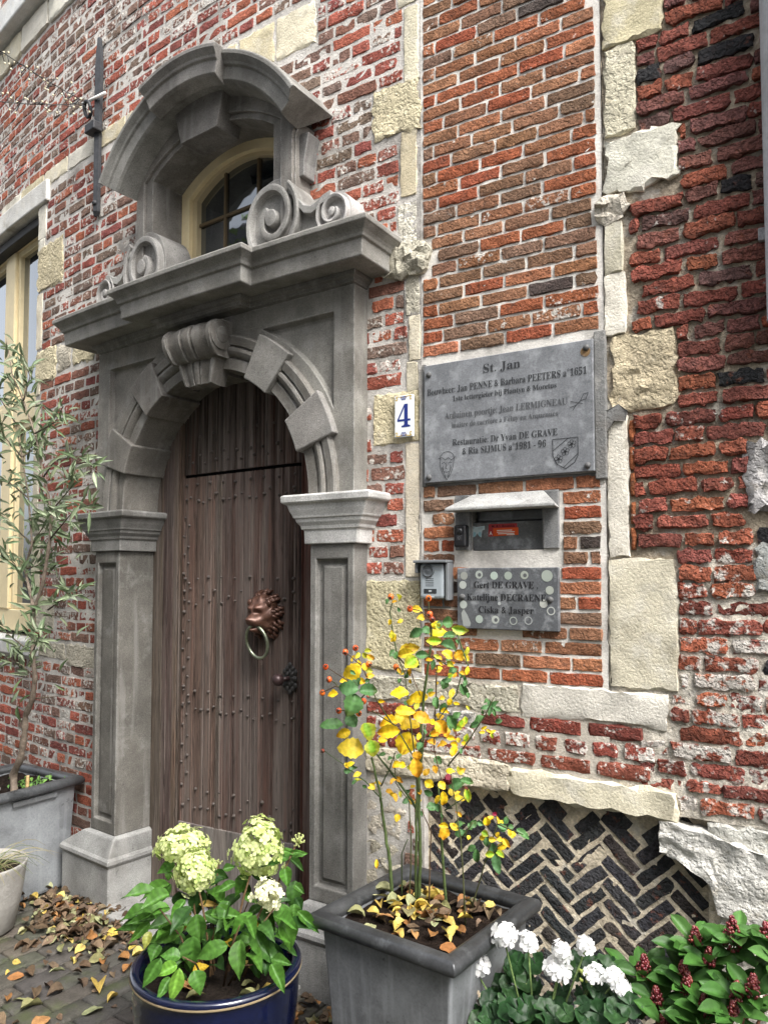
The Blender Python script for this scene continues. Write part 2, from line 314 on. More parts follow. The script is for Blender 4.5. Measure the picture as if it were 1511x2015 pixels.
ROSE_LEAF = [(0.112,2.609,1.496,0.038,0.023,20,'Y'),(0.121,2.524,1.469,0.029,0.022,180,'Y'),(0.172,2.538,1.446,0.032,0.028,-60,'Y'),(0.205,2.457,1.459,0.038,0.034,0,'G'),(0.258,2.592,1.428,0.059,0.031,10,'V'),(0.19,2.619,1.415,0.071,0.034,-10,'Y'),(0.103,2.46,1.424,0.051,0.029,150,'G'),(0.142,2.585,1.426,0.032,0.026,40,'G'),(0.218,2.545,1.409,0.048,0.025,-10,'G'),(0.155,2.387,1.406,0.05,0.026,180,'V'),(0.21,2.489,1.378,0.057,0.034,20,'G'),(0.198,2.402,1.36,0.04,0.028,30,'Y'),(0.245,2.493,1.351,0.041,0.034,60,'O'),(0.088,2.647,1.359,0.071,0.037,-5,'Y'),(0.069,2.533,1.352,0.058,0.03,170,'Y'),(0.086,2.462,1.33,0.051,0.044,140,'V'),(0.126,2.527,1.348,0.047,0.025,0,'G'),(0.109,2.481,1.325,0.036,0.02,90,'G'),(0.157,2.47,1.322,0.036,0.015,100,'G'),(0.187,2.608,1.296,0.027,0.013,0,'Y'),(-0.109,2.61,1.283,0.07,0.051,150,'Y'),(-0.066,2.627,1.299,0.027,0.023,-90,'Y'),(-0.145,2.751,1.234,0.028,0.019,170,'Y'),(-0.083,2.783,1.229,0.035,0.022,20,'Y'),(-0.121,2.59,1.23,0.075,0.046,190,'G'),(-0.101,2.68,1.246,0.055,0.037,60,'G'),(-0.052,2.585,1.223,0.064,0.041,0,'G'),(-0.108,2.578,1.176,0.08,0.061,110,'G'),(-0.177,2.664,1.198,0.039,0.026,170,'Y'),(0.05,2.471,1.232,0.061,0.036,180,'Y'),(0.118,2.565,1.206,0.069,0.038,0,'Y'),(0.084,2.481,1.202,0.031,0.02,170,'Y'),(0.156,2.529,1.221,0.026,0.015,-20,'Y'),(0.069,2.455,1.177,0.071,0.029,5,'Y'),(0.123,2.437,1.159,0.065,0.036,20,'O'),(0.017,2.703,1.092,0.067,0.042,170,'Y'),(0.067,2.663,1.118,0.066,0.047,20,'Y'),(0.092,2.627,1.099,0.076,0.046,-5,'Y'),(0.014,2.482,1.107,0.077,0.039,175,'Y'),(0.07,2.584,1.05,0.08,0.066,110,'Y'),(-0.004,2.58,1.06,0.032,0.02,0,'Y'),(-0.057,2.696,1.065,0.067,0.053,70,'V'),(-0.04,2.633,1.021,0.057,0.049,80,'V'),(-0.115,2.711,1.004,0.095,0.069,190,'Y'),(-0.144,2.737,1.049,0.054,0.032,160,'Y'),(-0.182,2.7,1.09,0.084,0.04,180,'G'),(-0.111,2.656,1.111,0.055,0.042,60,'G'),(0.178,2.397,1.138,0.049,0.038,50,'O'),(0.193,2.445,1.112,0.035,0.029,60,'O'),(0.102,2.437,1.003,0.065,0.038,80,'O'),(0.107,2.452,1.037,0.03,0.029,100,'O'),(0.057,2.449,1.01,0.03,0.019,20,'Y'),(0.041,2.541,0.987,0.031,0.022,150,'Y'),(0.167,2.595,1.072,0.037,0.023,-10,'V'),(0.181,2.406,1.08,0.035,0.021,160,'O'),(0.206,2.364,1.11,0.029,0.016,10,'Y'),(0.216,2.374,1.09,0.027,0.016,20,'Y'),(0.239,2.482,1.081,0.018,0.015,90,'Y'),(0.254,2.451,1.076,0.02,0.012,30,'Y'),(0.223,2.455,1.049,0.038,0.024,110,'Y'),(0.259,2.592,1.116,0.037,0.023,-60,'V'),(0.256,2.42,1.155,0.025,0.014,80,'V'),(0.227,2.577,1.214,0.037,0.018,110,'Y'),(0.205,2.407,1.214,0.025,0.017,110,'Y'),(0.234,2.49,1.195,0.023,0.011,10,'Y'),(0.194,2.581,1.198,0.021,0.015,180,'Y'),(0.175,2.556,1.252,0.013,0.01,90,'Y'),(0.21,2.412,1.295,0.022,0.012,-30,'V'),(0.165,2.413,1.21,0.04,0.021,90,'G'),(0.206,2.601,1.246,0.032,0.026,40,'G'),(0.269,2.589,1.225,0.048,0.025,60,'G'),(0.191,2.437,1.259,0.025,0.019,100,'G'),(0.181,2.543,1.147,0.021,0.015,90,'Y'),(0.21,2.383,1.155,0.049,0.028,60,'G'),(-0.114,2.556,0.986,0.037,0.015,165,'Y'),(0.147,2.519,0.932,0.034,0.027,30,'Y'),(0.178,2.373,0.966,0.029,0.021,50,'Y'),(0.193,2.541,0.879,0.047,0.027,90,'Y'),(0.226,2.581,0.888,0.027,0.023,0,'Y'),(0.253,2.601,0.862,0.043,0.02,10,'Y'),(0.24,2.541,0.926,0.057,0.035,-20,'G'),(0.266,2.485,0.948,0.046,0.022,10,'G'),(0.279,2.583,0.877,0.05,0.023,80,'V'),(0.254,2.548,0.968,0.031,0.022,-20,'Y'),(0.203,2.367,1.011,0.029,0.016,0,'Y'),(0.146,2.419,0.886,0.03,0.028,170,'G'),(0.172,2.536,0.852,0.031,0.02,60,'G'),(0.044,2.593,0.8,0.027,0.02,100,'Y'),(0.191,2.488,0.808,0.031,0.019,180,'Y'),(0.193,2.455,0.793,0.04,0.031,110,'O'),(0.221,2.45,0.816,0.035,0.019,30,'Y'),(0.284,2.472,0.82,0.03,0.022,-50,'G'),(0.279,2.496,0.803,0.026,0.022,60,'G'),(0.304,2.441,0.83,0.023,0.014,20,'G'),(0.246,2.555,0.762,0.031,0.025,150,'G'),(0.258,2.507,0.778,0.023,0.02,60,'G'),(0.282,2.588,0.737,0.016,0.013,90,'Y'),(0.325,2.455,0.831,0.03,0.022,80,'Y'),(0.368,2.422,0.825,0.03,0.017,20,'G'),(0.409,2.501,0.8,0.021,0.015,0,'G'),(0.402,2.429,0.799,0.022,0.019,100,'Y'),(0.435,2.43,0.801,0.05,0.021,35,'G'),(0.338,2.417,0.789,0.025,0.016,10,'Y'),(0.375,2.521,0.752,0.021,0.017,0,'Y'),(0.371,2.355,0.799,0.034,0.016,50,'Y'),(0.371,2.449,0.755,0.035,0.019,170,'Y'),(0.326,2.503,0.777,0.026,0.02,30,'V'),(0.317,2.51,0.763,0.021,0.015,180,'Y'),(0.324,2.452,0.768,0.03,0.019,90,'G'),(0.347,2.479,0.738,0.041,0.024,80,'G'),(0.376,2.527,0.704,0.036,0.02,30,'V'),(0.329,2.423,0.741,0.03,0.019,170,'V'),(0.362,2.499,0.685,0.066,0.029,80,'G'),(0.286,2.542,0.718,0.031,0.02,150,'G'),(0.298,2.498,0.709,0.046,0.022,90,'G'),(-0.024,2.573,0.656,0.032,0.013,90,'Y'),(0.356,2.484,1.194,0.036,0.015,-40,'G'),(0.352,2.391,1.195,0.03,0.014,20,'G'),(0.329,2.4,1.189,0.035,0.014,100,'G'),(0.328,2.498,1.182,0.031,0.015,170,'G'),(0.327,2.396,1.213,0.025,0.012,-90,'G'),(0.358,2.501,1.164,0.026,0.012,70,'G'),(0.319,2.468,1.122,0.023,0.01,150,'Y'),(0.328,2.41,1.124,0.02,0.009,20,'Y'),(0.352,2.513,1.089,0.023,0.011,80,'V'),(0.308,2.422,1.117,0.02,0.01,170,'Y'),(0.339,2.404,1.123,0.022,0.008,-20,'Y'),(0.314,2.546,1.134,0.042,0.025,150,'G'),(0.286,2.438,1.135,0.035,0.019,160,'G'),(0.179,2.559,0.998,0.032,0.025,40,'G'),(0.235,2.506,1.112,0.031,0.022,120,'O'),(0.156,2.536,1.062,0.031,0.02,200,'O'),(0.21,2.502,1.118,0.041,0.025,100,'G'),(0.192,2.516,1.179,0.036,0.02,120,'G'),(0.222,2.365,1.181,0.029,0.019,-30,'G'),(0.211,2.569,1.26,0.032,0.018,160,'G'),(0.257,2.428,1.269,0.025,0.014,-70,'G'),(0.263,2.416,1.233,0.02,0.012,80,'G'),(0.167,2.525,0.977,0.029,0.017,70,'O'),(0.234,2.445,1.127,0.03,0.019,10,'V'),(0.262,2.462,1.092,0.03,0.017,-70,'V'),(0.114,2.453,1.066,0.03,0.019,120,'G'),(0.049,2.538,1.017,0.026,0.015,-40,'G')]
ROSE_HIP = [(0.023,2.584,1.538),(0.146,2.509,1.535),(0.086,2.546,1.499),(0.15,2.506,1.483),(0.157,2.502,1.466),(-0.099,2.659,1.359),(-0.135,2.681,1.343),(-0.207,2.727,1.286),(-0.052,2.63,1.307),(0.04,2.574,1.303),(-0.194,2.719,1.243),(-0.219,2.734,1.194),(-0.177,2.708,1.197),(-0.158,2.696,1.137),(-0.087,2.652,1.136),(-0.07,2.641,1.179),(-0.216,2.732,0.991)]
ROSE_BLOOM = [(0.202,2.451,0.966),(0.339,2.367,0.881),(0.255,2.419,0.944)]
ROSE_STEM = [[(0.029,2.596,0.575),(0.019,2.602,0.652),(0.009,2.608,0.71),(-0.006,2.618,0.817),(-0.014,2.622,0.871),(-0.027,2.63,0.93),(-0.043,2.64,0.989)],[(0.116,2.567,0.587),(0.119,2.565,0.666),(0.117,2.567,0.764),(0.115,2.568,0.941),(0.125,2.562,1.111),(0.135,2.556,1.232),(0.155,2.543,1.373),(0.157,2.542,1.463)],[(0.106,2.568,0.592),(0.106,2.567,0.69),(0.107,2.567,0.788),(0.11,2.565,0.937),(0.124,2.557,0.989),(0.134,2.55,1.114)],[(0.205,2.519,0.606),(0.189,2.529,0.727),(0.187,2.53,0.824),(0.178,2.536,0.92)],[(0.11,2.594,0.829),(0.086,2.609,0.865),(0.04,2.637,0.918),(-0.022,2.675,0.989),(-0.054,2.695,1.023)],[(-0.011,2.614,0.859),(-0.063,2.645,0.906),(-0.138,2.692,0.951),(-0.213,2.739,0.99)],[(0.012,2.631,1.126),(-0.027,2.655,1.187),(-0.059,2.675,1.257),(-0.092,2.695,1.328),(-0.101,2.701,1.356)],[(-0.058,2.619,1.264),(-0.079,2.632,1.304),(-0.134,2.666,1.344)],[(0.046,2.636,1.334),(0.028,2.647,1.427),(0.02,2.652,1.484),(0.03,2.645,1.515),(0.024,2.649,1.536)],[(0.044,2.546,1.343),(0.088,2.519,1.296),(0.117,2.502,1.22)],[(0.236,2.451,1.42),(0.259,2.437,1.345),(0.267,2.432,1.326),(0.245,2.446,1.286),(0.231,2.454,1.232),(0.184,2.483,1.16),(0.137,2.512,1.072)],[(0.155,2.476,1.35),(0.202,2.448,1.324),(0.242,2.423,1.299)],[(0.257,2.416,0.646),(0.24,2.427,0.786),(0.227,2.435,0.877),(0.205,2.448,1.024)],[(0.112,2.505,0.909),(0.088,2.52,1.119),(0.069,2.532,1.285),(0.044,2.547,1.343)],[(0.083,2.557,0.591),(0.089,2.554,0.719),(0.084,2.556,0.865),(0.039,2.584,0.917),(0.034,2.587,1.016)],[(0.276,2.498,0.614),(0.321,2.47,0.7),(0.357,2.448,0.826),(0.353,2.451,0.853)],[(0.202,2.466,1.001),(0.266,2.427,1.09),(0.315,2.397,1.175),(0.341,2.381,1.234)],[(0.06,2.614,0.568),(0.06,2.614,0.673),(0.08,2.602,0.727)],[(0.174,2.531,1.315),(0.168,2.534,1.166),(0.163,2.537,1.042),(0.191,2.52,0.924)],[(0.193,2.481,0.858),(0.252,2.444,0.907)],[(-0.15,2.706,1.21),(-0.173,2.72,1.23),(-0.195,2.734,1.241)],[(-0.107,2.691,1.228),(-0.146,2.715,1.252),(-0.209,2.755,1.283)],[(-0.116,2.641,1.22),(-0.17,2.674,1.225),(-0.217,2.704,1.199)],[(0.155,2.509,1.465),(0.119,2.531,1.494),(0.086,2.552,1.499)],[(0.157,2.537,1.464),(0.15,2.541,1.494),(0.147,2.542,1.534)],[(0.012,2.635,1.126),(0.06,2.605,1.063),(0.11,2.575,0.984)],[(0.107,2.512,0.999),(0.039,2.554,1.113),(-0.042,2.604,1.154)],[(-0.011,2.625,0.896),(0.019,2.607,0.961),(0.04,2.594,1.02)],[(0.145,2.498,0.614),(0.15,2.494,0.787),(0.122,2.512,0.854)],[(0.353,2.415,0.836),(0.425,2.371,0.818)],[(0.319,2.452,0.707),(0.354,2.431,0.761),(0.38,2.415,0.781)],[(0.244,2.463,0.774),(0.28,2.441,0.833)],[(-0.053,2.615,1.219),(-0.116,2.654,1.146),(-0.157,2.679,1.14)]]
HYD_LEAF = [(-0.732,2.487,0.599,0.102,0.036,155,'G'),(-0.716,2.549,0.569,0.068,0.025,120,'G'),(-0.718,2.562,0.647,0.063,0.035,155,'G'),(-0.705,2.551,0.625,0.031,0.025,100,'G'),(-0.662,2.552,0.597,0.047,0.035,60,'G'),(-0.606,2.527,0.552,0.098,0.054,95,'D'),(-0.678,2.593,0.529,0.058,0.045,80,'D'),(-0.734,2.496,0.525,0.102,0.034,165,'G'),(-0.75,2.395,0.548,0.093,0.028,175,'G'),(-0.747,2.384,0.518,0.083,0.028,140,'G'),(-0.647,2.443,0.554,0.085,0.028,125,'G'),(-0.672,2.408,0.505,0.118,0.056,160,'G'),(-0.573,2.413,0.519,0.084,0.056,80,'G'),(-0.715,2.515,0.493,0.061,0.029,160,'D'),(-0.695,2.376,0.461,0.053,0.041,120,'G'),(-0.626,2.293,0.495,0.061,0.04,195,'G'),(-0.667,2.248,0.468,0.087,0.039,125,'G'),(-0.63,2.262,0.467,0.069,0.035,160,'L'),(-0.593,2.222,0.447,0.09,0.039,105,'L'),(-0.623,2.217,0.44,0.067,0.03,125,'G'),(-0.614,2.396,0.368,0.049,0.023,90,'D'),(-0.586,2.384,0.458,0.097,0.06,95,'G'),(-0.512,2.312,0.497,0.103,0.049,165,'G'),(-0.538,2.265,0.432,0.069,0.048,70,'G'),(-0.427,2.311,0.473,0.108,0.051,92,'G'),(-0.442,2.413,0.531,0.093,0.037,140,'G'),(-0.488,2.442,0.545,0.11,0.043,8,'G'),(-0.463,2.535,0.602,0.083,0.044,125,'G'),(-0.514,2.583,0.526,0.09,0.035,150,'D'),(-0.551,2.569,0.542,0.079,0.03,30,'D'),(-0.506,2.489,0.613,0.071,0.029,160,'G'),(-0.54,2.583,0.615,0.063,0.035,20,'D'),(-0.493,2.482,0.677,0.041,0.024,-10,'G'),(-0.37,2.374,0.483,0.116,0.051,62,'G'),(-0.393,2.444,0.422,0.075,0.047,60,'D'),(-0.395,2.376,0.419,0.072,0.041,60,'D'),(-0.298,2.283,0.482,0.065,0.031,15,'G'),(-0.304,2.245,0.454,0.087,0.039,62,'G'),(-0.294,2.39,0.511,0.102,0.056,75,'G'),(-0.323,2.465,0.533,0.075,0.057,95,'G'),(-0.365,2.475,0.52,0.076,0.043,60,'G'),(-0.235,2.426,0.532,0.094,0.033,43,'G'),(-0.288,2.498,0.533,0.046,0.034,90,'G'),(-0.304,2.608,0.541,0.09,0.051,100,'D'),(-0.315,2.513,0.637,0.067,0.039,80,'G'),(-0.344,2.507,0.692,0.056,0.029,165,'G'),(-0.326,2.52,0.716,0.057,0.02,10,'G'),(-0.287,2.54,0.704,0.052,0.015,0,'G'),(-0.29,2.592,0.646,0.064,0.025,40,'D'),(-0.276,2.539,0.588,0.047,0.025,40,'G'),(-0.281,2.566,0.529,0.047,0.03,60,'D'),(-0.403,2.575,0.613,0.084,0.04,20,'D'),(-0.387,2.604,0.577,0.058,0.03,150,'D'),(-0.429,2.524,0.563,0.057,0.025,30,'G'),(-0.421,2.505,0.53,0.061,0.029,150,'D'),(-0.364,2.484,0.478,0.061,0.039,70,'D'),(-0.555,2.38,0.417,0.053,0.028,-15,'Y'),(-0.492,2.493,0.434,0.036,0.024,40,'Y'),(-0.418,2.553,0.466,0.047,0.02,20,'Y'),(-0.64,2.527,0.511,0.031,0.029,90,'Y'),(-0.646,2.544,0.465,0.031,0.03,150,'Y'),(-0.564,2.517,0.547,0.067,0.02,5,'O'),(-0.546,2.503,0.507,0.076,0.039,30,'D'),(-0.557,2.466,0.463,0.065,0.033,120,'D'),(-0.508,2.463,0.497,0.07,0.038,60,'D'),(-0.487,2.501,0.446,0.061,0.029,-20,'D'),(-0.441,2.486,0.453,0.071,0.039,110,'D'),(-0.628,2.504,0.44,0.061,0.034,170,'D'),(-0.341,2.465,0.426,0.06,0.033,20,'D'),(-0.662,2.539,0.487,0.052,0.03,200,'D'),(-0.614,2.623,0.559,0.064,0.031,10,'D'),(-0.458,2.606,0.551,0.064,0.03,60,'D'),(-0.555,2.56,0.604,0.058,0.025,160,'D'),(-0.663,2.47,0.451,0.055,0.034,160,'D'),(-0.351,2.342,0.44,0.052,0.032,100,'D'),(-0.719,2.417,0.467,0.044,0.028,130,'D'),(-0.601,2.419,0.402,0.049,0.028,70,'D'),(-0.71,2.34,0.516,0.052,0.027,110,'V')]
HYD_HEAD = [(-0.67,2.58,0.716,0.083,0.055),(-0.608,2.5,0.663,0.063,0.066),(-0.406,2.52,0.728,0.081,0.088),(-0.359,2.44,0.611,0.055,0.045),(-0.281,2.55,0.741,0.021,0.021),(-0.553,2.6,0.652,0.013,0.013)]
GER_HEAD = [(0.35,2.267,0.566,0.039),(0.411,2.229,0.563,0.029),(0.275,2.313,0.453,0.037),(0.259,2.322,0.38,0.03),(0.271,2.315,0.348,0.026),(0.495,2.177,0.559,0.032),(0.483,2.185,0.51,0.038),(0.551,2.144,0.595,0.027),(0.573,2.13,0.523,0.028),(0.618,2.102,0.531,0.027),(0.634,2.092,0.507,0.027),(0.463,2.197,0.412,0.009),(0.52,2.162,0.419,0.011),(0.533,2.155,0.391,0.011)]
GER_LEAF = [(0.333,2.371,0.357,0.039),(0.277,2.196,0.354,0.023),(0.539,2.085,0.43,0.035),(0.635,2.226,0.491,0.034),(0.59,2.202,0.501,0.034),(0.304,2.269,0.378,0.031),(0.402,2.347,0.423,0.027),(0.6,2.179,0.456,0.027),(0.44,2.277,0.413,0.023),(0.67,2.094,0.452,0.032),(0.552,2.105,0.433,0.031),(0.49,2.224,0.394,0.036),(0.314,2.23,0.349,0.037),(0.467,2.203,0.39,0.024),(0.372,2.296,0.363,0.027),(0.535,2.041,0.434,0.024),(0.447,2.176,0.378,0.03),(0.402,2.414,0.421,0.032),(0.353,2.253,0.392,0.027),(0.327,2.171,0.352,0.029),(0.464,2.138,0.403,0.034),(0.479,2.179,0.403,0.035),(0.563,2.078,0.411,0.027),(0.369,2.178,0.402,0.032),(0.637,2.154,0.456,0.024),(0.351,2.198,0.392,0.035),(0.38,2.194,0.364,0.026),(0.599,2.211,0.499,0.023),(0.415,2.287,0.419,0.032),(0.284,2.31,0.347,0.03),(0.374,2.277,0.374,0.038),(0.533,2.284,0.472,0.027),(0.325,2.249,0.32,0.037),(0.643,2.052,0.483,0.032),(0.398,2.192,0.404,0.032),(0.385,2.193,0.387,0.037),(0.537,2.32,0.456,0.031),(0.576,2.149,0.422,0.03),(0.534,2.108,0.456,0.023),(0.588,2.3,0.456,0.038),(0.416,2.199,0.392,0.031),(0.564,2.221,0.429,0.026),(0.303,2.238,0.347,0.034),(0.598,2.192,0.456,0.025),(0.653,2.177,0.466,0.029),(0.608,2.181,0.46,0.026),(0.488,2.106,0.433,0.026),(0.339,2.348,0.348,0.024),(0.595,2.121,0.427,0.023),(0.444,2.153,0.413,0.034),(0.561,2.311,0.45,0.029),(0.509,2.221,0.411,0.024),(0.619,2.196,0.509,0.034),(0.651,2.065,0.474,0.028),(0.523,2.09,0.402,0.031),(0.614,2.069,0.471,0.029),(0.274,2.249,0.332,0.033),(0.507,2.22,0.434,0.024),(0.295,2.287,0.344,0.033),(0.503,2.127,0.384,0.035),(0.601,2.122,0.443,0.021),(0.397,2.34,0.447,0.032),(0.413,2.207,0.356,0.033),(0.609,2.053,0.466,0.034),(0.584,2.141,0.486,0.034),(0.624,2.1,0.46,0.032),(0.342,2.376,0.365,0.024),(0.348,2.257,0.371,0.034),(0.458,2.205,0.404,0.026),(0.587,2.126,0.482,0.023),(0.586,2.183,0.462,0.027),(0.558,2.289,0.445,0.022),(0.632,2.241,0.466,0.029),(0.395,2.402,0.395,0.03),(0.298,2.34,0.361,0.025),(0.316,2.361,0.367,0.031),(0.604,2.273,0.478,0.029),(0.286,2.258,0.304,0.025),(0.509,2.326,0.444,0.033),(0.348,2.365,0.371,0.036),(0.611,2.162,0.449,0.036),(0.401,2.323,0.418,0.037),(0.445,2.311,0.465,0.034),(0.573,2.356,0.459,0.023),(0.363,2.322,0.402,0.023),(0.647,2.119,0.472,0.036),(0.596,2.09,0.411,0.035),(0.419,2.283,0.369,0.038),(0.397,2.192,0.369,0.023),(0.427,2.248,0.373,0.037),(0.57,2.093,0.442,0.033),(0.655,2.112,0.454,0.027),(0.61,2.174,0.44,0.025),(0.576,2.144,0.438,0.032),(0.522,2.359,0.43,0.035)]
SKI_BUD = [(0.718,2.162,0.527,0.065),(0.727,2.094,0.487,0.045),(0.729,2.04,0.454,0.039),(0.804,2.102,0.548,0.05),(0.803,2.073,0.528,0.058),(0.853,2.143,0.615,0.057),(0.869,2.092,0.589,0.045),(0.935,2.099,0.643,0.091),(0.822,2.014,0.504,0.052),(0.898,1.998,0.548,0.047),(0.935,1.985,0.566,0.061),(0.878,1.973,0.518,0.038),(1.006,2.059,0.665,0.053),(1.008,1.995,0.623,0.043)]
SHRUB = [[(-1.869,3.923,0.515),(-1.886,3.937,0.603),(-1.826,3.886,0.699),(-1.801,3.866,0.814),(-1.796,3.862,0.913),(-1.746,3.821,0.996),(-1.726,3.805,1.111),(-1.754,3.828,1.226),(-1.746,3.821,1.332),(-1.745,3.821,1.439),(-1.781,3.85,1.527),(-1.828,3.888,1.648),(-1.774,3.844,1.775),(-1.812,3.875,2.01),(-1.871,3.924,2.227),(-1.945,3.986,2.426)],[(-1.745,3.821,1.439),(-1.684,3.773,1.571),(-1.635,3.735,1.795),(-1.633,3.736,1.93),(-1.699,3.791,2.109),(-1.777,3.857,2.339),(-1.884,3.948,2.528),(-1.991,4.041,2.69),(-2.059,4.101,2.908)],[(-1.693,3.778,2.107),(-1.584,3.658,2.172),(-1.456,3.525,2.163),(-1.335,3.4,2.109),(-1.238,3.296,2.06)],[(-1.669,3.759,1.421),(-1.437,3.486,1.425)],[(-1.762,3.834,1.001),(-1.605,3.915,1.007)],[(-1.781,3.85,1.527),(-1.972,4.078,1.677),(-2.183,4.331,1.768)],[(-1.754,3.828,1.226),(-1.872,3.835,1.316),(-1.95,3.811,1.381)],[(-1.726,3.805,1.111),(-1.802,3.83,1.165),(-1.945,3.912,1.207)],[(-1.632,3.729,1.795),(-1.397,3.45,1.919),(-1.204,3.211,1.918)],[(-1.639,3.735,1.447),(-1.454,3.495,1.515),(-1.278,3.268,1.557)],[(-1.812,3.875,2.01),(-1.989,4.037,2.109),(-2.149,4.188,2.184)],[(-1.769,3.84,2.336),(-1.545,3.559,2.337),(-1.431,3.371,2.367)],[(-1.871,3.924,2.227),(-1.982,3.956,2.339),(-2.046,3.95,2.391)],[(-1.629,3.726,1.929),(-1.517,3.681,2.039),(-1.509,3.717,2.144)],[(-1.774,3.844,1.775),(-1.998,4.065,1.894),(-2.18,4.258,1.994)],[(-1.828,3.888,1.648),(-1.763,3.946,1.675),(-1.739,4.037,1.77)],[(-1.874,3.926,2.523),(-1.842,3.926,2.654),(-1.958,4.05,2.826)],[(-1.754,3.828,1.226),(-1.63,3.611,1.309),(-1.54,3.425,1.358)],[(-1.871,3.924,2.227),(-1.843,4.004,2.294),(-1.81,4.079,2.334)],[(-1.945,3.986,2.426),(-2.052,4.059,2.551),(-2.137,4.114,2.648)],[(-1.774,3.844,1.775),(-1.743,3.92,1.883),(-1.689,3.976,1.914)]]

# ================================================================== HOUSE FRONT
C = -1.065                                                   # middle of the doorway
house = empty('brick_house', W(0, 0, 0), 'old red brick house front with cream limestone blocks around the doorway', 'house')

def relief(mb, u0, u1, z0, z1, n=0.0, amp=0.002, cell=0.03, fs=22.0, c=(0.36, 0.345, 0.32), thick=0.3):
    """mortar face of a wall with uneven relief, closed behind"""
    nu = max(1, int((u1 - u0) / cell)); nzv = max(1, int((z1 - z0) / cell)); mb.col(c); mb.smooth = True
    rows = []
    for j in range(nzv + 1):
        row = []
        for i in range(nu + 1):
            u = u0 + (u1 - u0) * i / nu; z = z0 + (z1 - z0) * j / nzv
            row.append(mb.p(u, n + amp * (nz(u, z, fs, 3) + .5 * nz(u, z, fs * 3, 9)), z))
        rows.append(row)
    mb.grid(rows)
    mb.smooth = False
    mb.box(u0, u1, n - thick, n - 0.012, z0, z1, max(1, int((u1 - u0) / .25)))

mw = MB()
MORT = (0.60, 0.57, 0.53)
for a in [(-5.2, -2.79, 3.92, 6.3), (-5.2, -2.79, -0.05, 1.21), (-2.79, C - .78, -0.05, 6.3), (C - .78, -1.5, 2.7, 6.3), (-1.5, -.63, 3.69, 6.3),
          (-.63, C + .78, 2.7, 6.3), (C + .78, 0.012, -0.05, 6.3)]:
    relief(mw, a[0], a[1], a[2], a[3], c=MORT)
main_wall = mw.build('main_wall', 'mortar', house)

mw = MB()
for a in [(.012, .213, 1.70, 1.87), (.492, .708, 1.70, 1.87), (.012, .708, 1.87, 6.0), (.012, .708, 1.235, 1.70)]:
    relief(mw, *a, c=(0.68, 0.65, 0.60), n=0.0018, amp=.0016)
infill_wall = mw.build('infill_wall', 'whitemortar', house)
mw = MB()
relief(mw, .708, 2.6, 1.66, 6.0, c=(0.40, 0.34, 0.26), n=-0.007, amp=.007, cell=.018, fs=30)
relief(mw, .708, 2.6, .86, 1.66, c=(0.60, 0.55, 0.47), n=-0.002, amp=.006, cell=.018, fs=30)
relief(mw, 1.02, 2.6, -.05, .86, c=(0.60, 0.57, 0.50), n=-0.004, amp=.007, cell=.02, fs=30)
weathered_wall = mw.build('weathered_wall', 'sandmortar', house)
mw = MB()
relief(mw, .012, .708, .86, 1.235, c=(0.54, 0.49, 0.42), n=0.002, amp=.002)
lower_wall = mw.build('lower_wall', 'mortar', house)
mw = MB()
relief(mw, .012, 1.02, -.05, .86, c=(0.62, 0.54, 0.41), n=-0.0437, amp=.0018, cell=.02)
mw.box(1.0, 1.03, -.06, -.002, -.05, .735)
herring_wall = mw.build('herringbone_panel', 'sandmortar', house)

# ---- cream limestone blocks (u0,u1,z0,z1, proud, roughness, colour, material, lean)
LS = (0.60, 0.545, 0.42); LY = (0.57, 0.50, 0.34); LW = (0.66, 0.625, 0.54); LG = (0.48, 0.44, 0.36)
blocks = []
def blk(u0, u1, z0, z1, nf=.006, rough=.003, c=LS, m='limestone', wob=.004, er=.007, parent=None, skew=0.0, zs=0.0, nxk=None):
    """skew: lean of the sides; zs: rise of the block from its left to its right end"""
    mb = MB(); mb.col(jit(c, .08))
    w, h = u1 - u0, z1 - z0
    def f(a, b): return (a + skew * (b - z0), b + zs * (a - u0))
    nx = max(3, min(14, int(w / .022))); nk = max(3, min(14, int(h / .022)))
    if nxk: nx, nk = nxk
    slab(mb, f, u0, u1, z0, z1, nf * .55 + .001, -.03, nx, nk, rough * .8, er * .4, wob * .8, R.random() * 90, 34)
    o = mb.build('limestone_block', m, parent or main_wall, sharp=28); blocks.append((u0, u1, min(z0, z0 + zs * w), max(z1, z1 + zs * w))); return o
# left of the infill: thin uprights and long tails
blk(-.062, .001, 3.545, 3.86); blk(-.205, .006, 3.36, 3.56, .012, .005, LY, 'pitstone', .012, .012); blk(-.078, -.006, 3.095, 3.36, c=LY)
blk(-.09, -.008, 2.875, 3.065, .004, .008, LW, 'pitstone', .003); blk(-.15, .05, 2.775, 2.90, .05, .022, LG, 'pitstone', .016, .03)
blk(-.055, .004, 2.62, 2.775, .004, .006, LG, 'pitstone'); blk(-.042, .008, 2.44, 2.615, c=LS); blk(-.052, -.004, 2.325, 2.435, c=LS)
blk(-.205, .003, 2.125, 2.325, .004, .004, LY, 'pitstone', .006, .01); blk(-.058, .002, 1.605, 2.118, c=LS)
blk(-.238, .004, 1.25, 1.592, .008, .005, LY, 'pitstone', .006, .012)
blk(-.09, .0, 3.875, 4.16, c=LS)
# sill of the old opening and the lintel over the herringbone
blk(-.215, .40, 1.135, 1.222, .012, .008, LG, 'pitstone', .01, .014); blk(.405, .895, 1.128, 1.236, .013, .006, LW, 'limestone', .01, .016)
blk(-.24, .36, .85, .95, .020, .006, LS, 'pitstone', .009, .02, zs=.01); blk(.362, .915, .848, .942, .024, .006, LS, 'limestone', .009, .022, zs=-.012)
blk(-.275, -.06, .60, .845, -.004, .010, LG, 'pitstone', .012, .02); blk(-.262, -.075, .3, .59, -.004, .012, LG, 'pitstone', .012, .02)
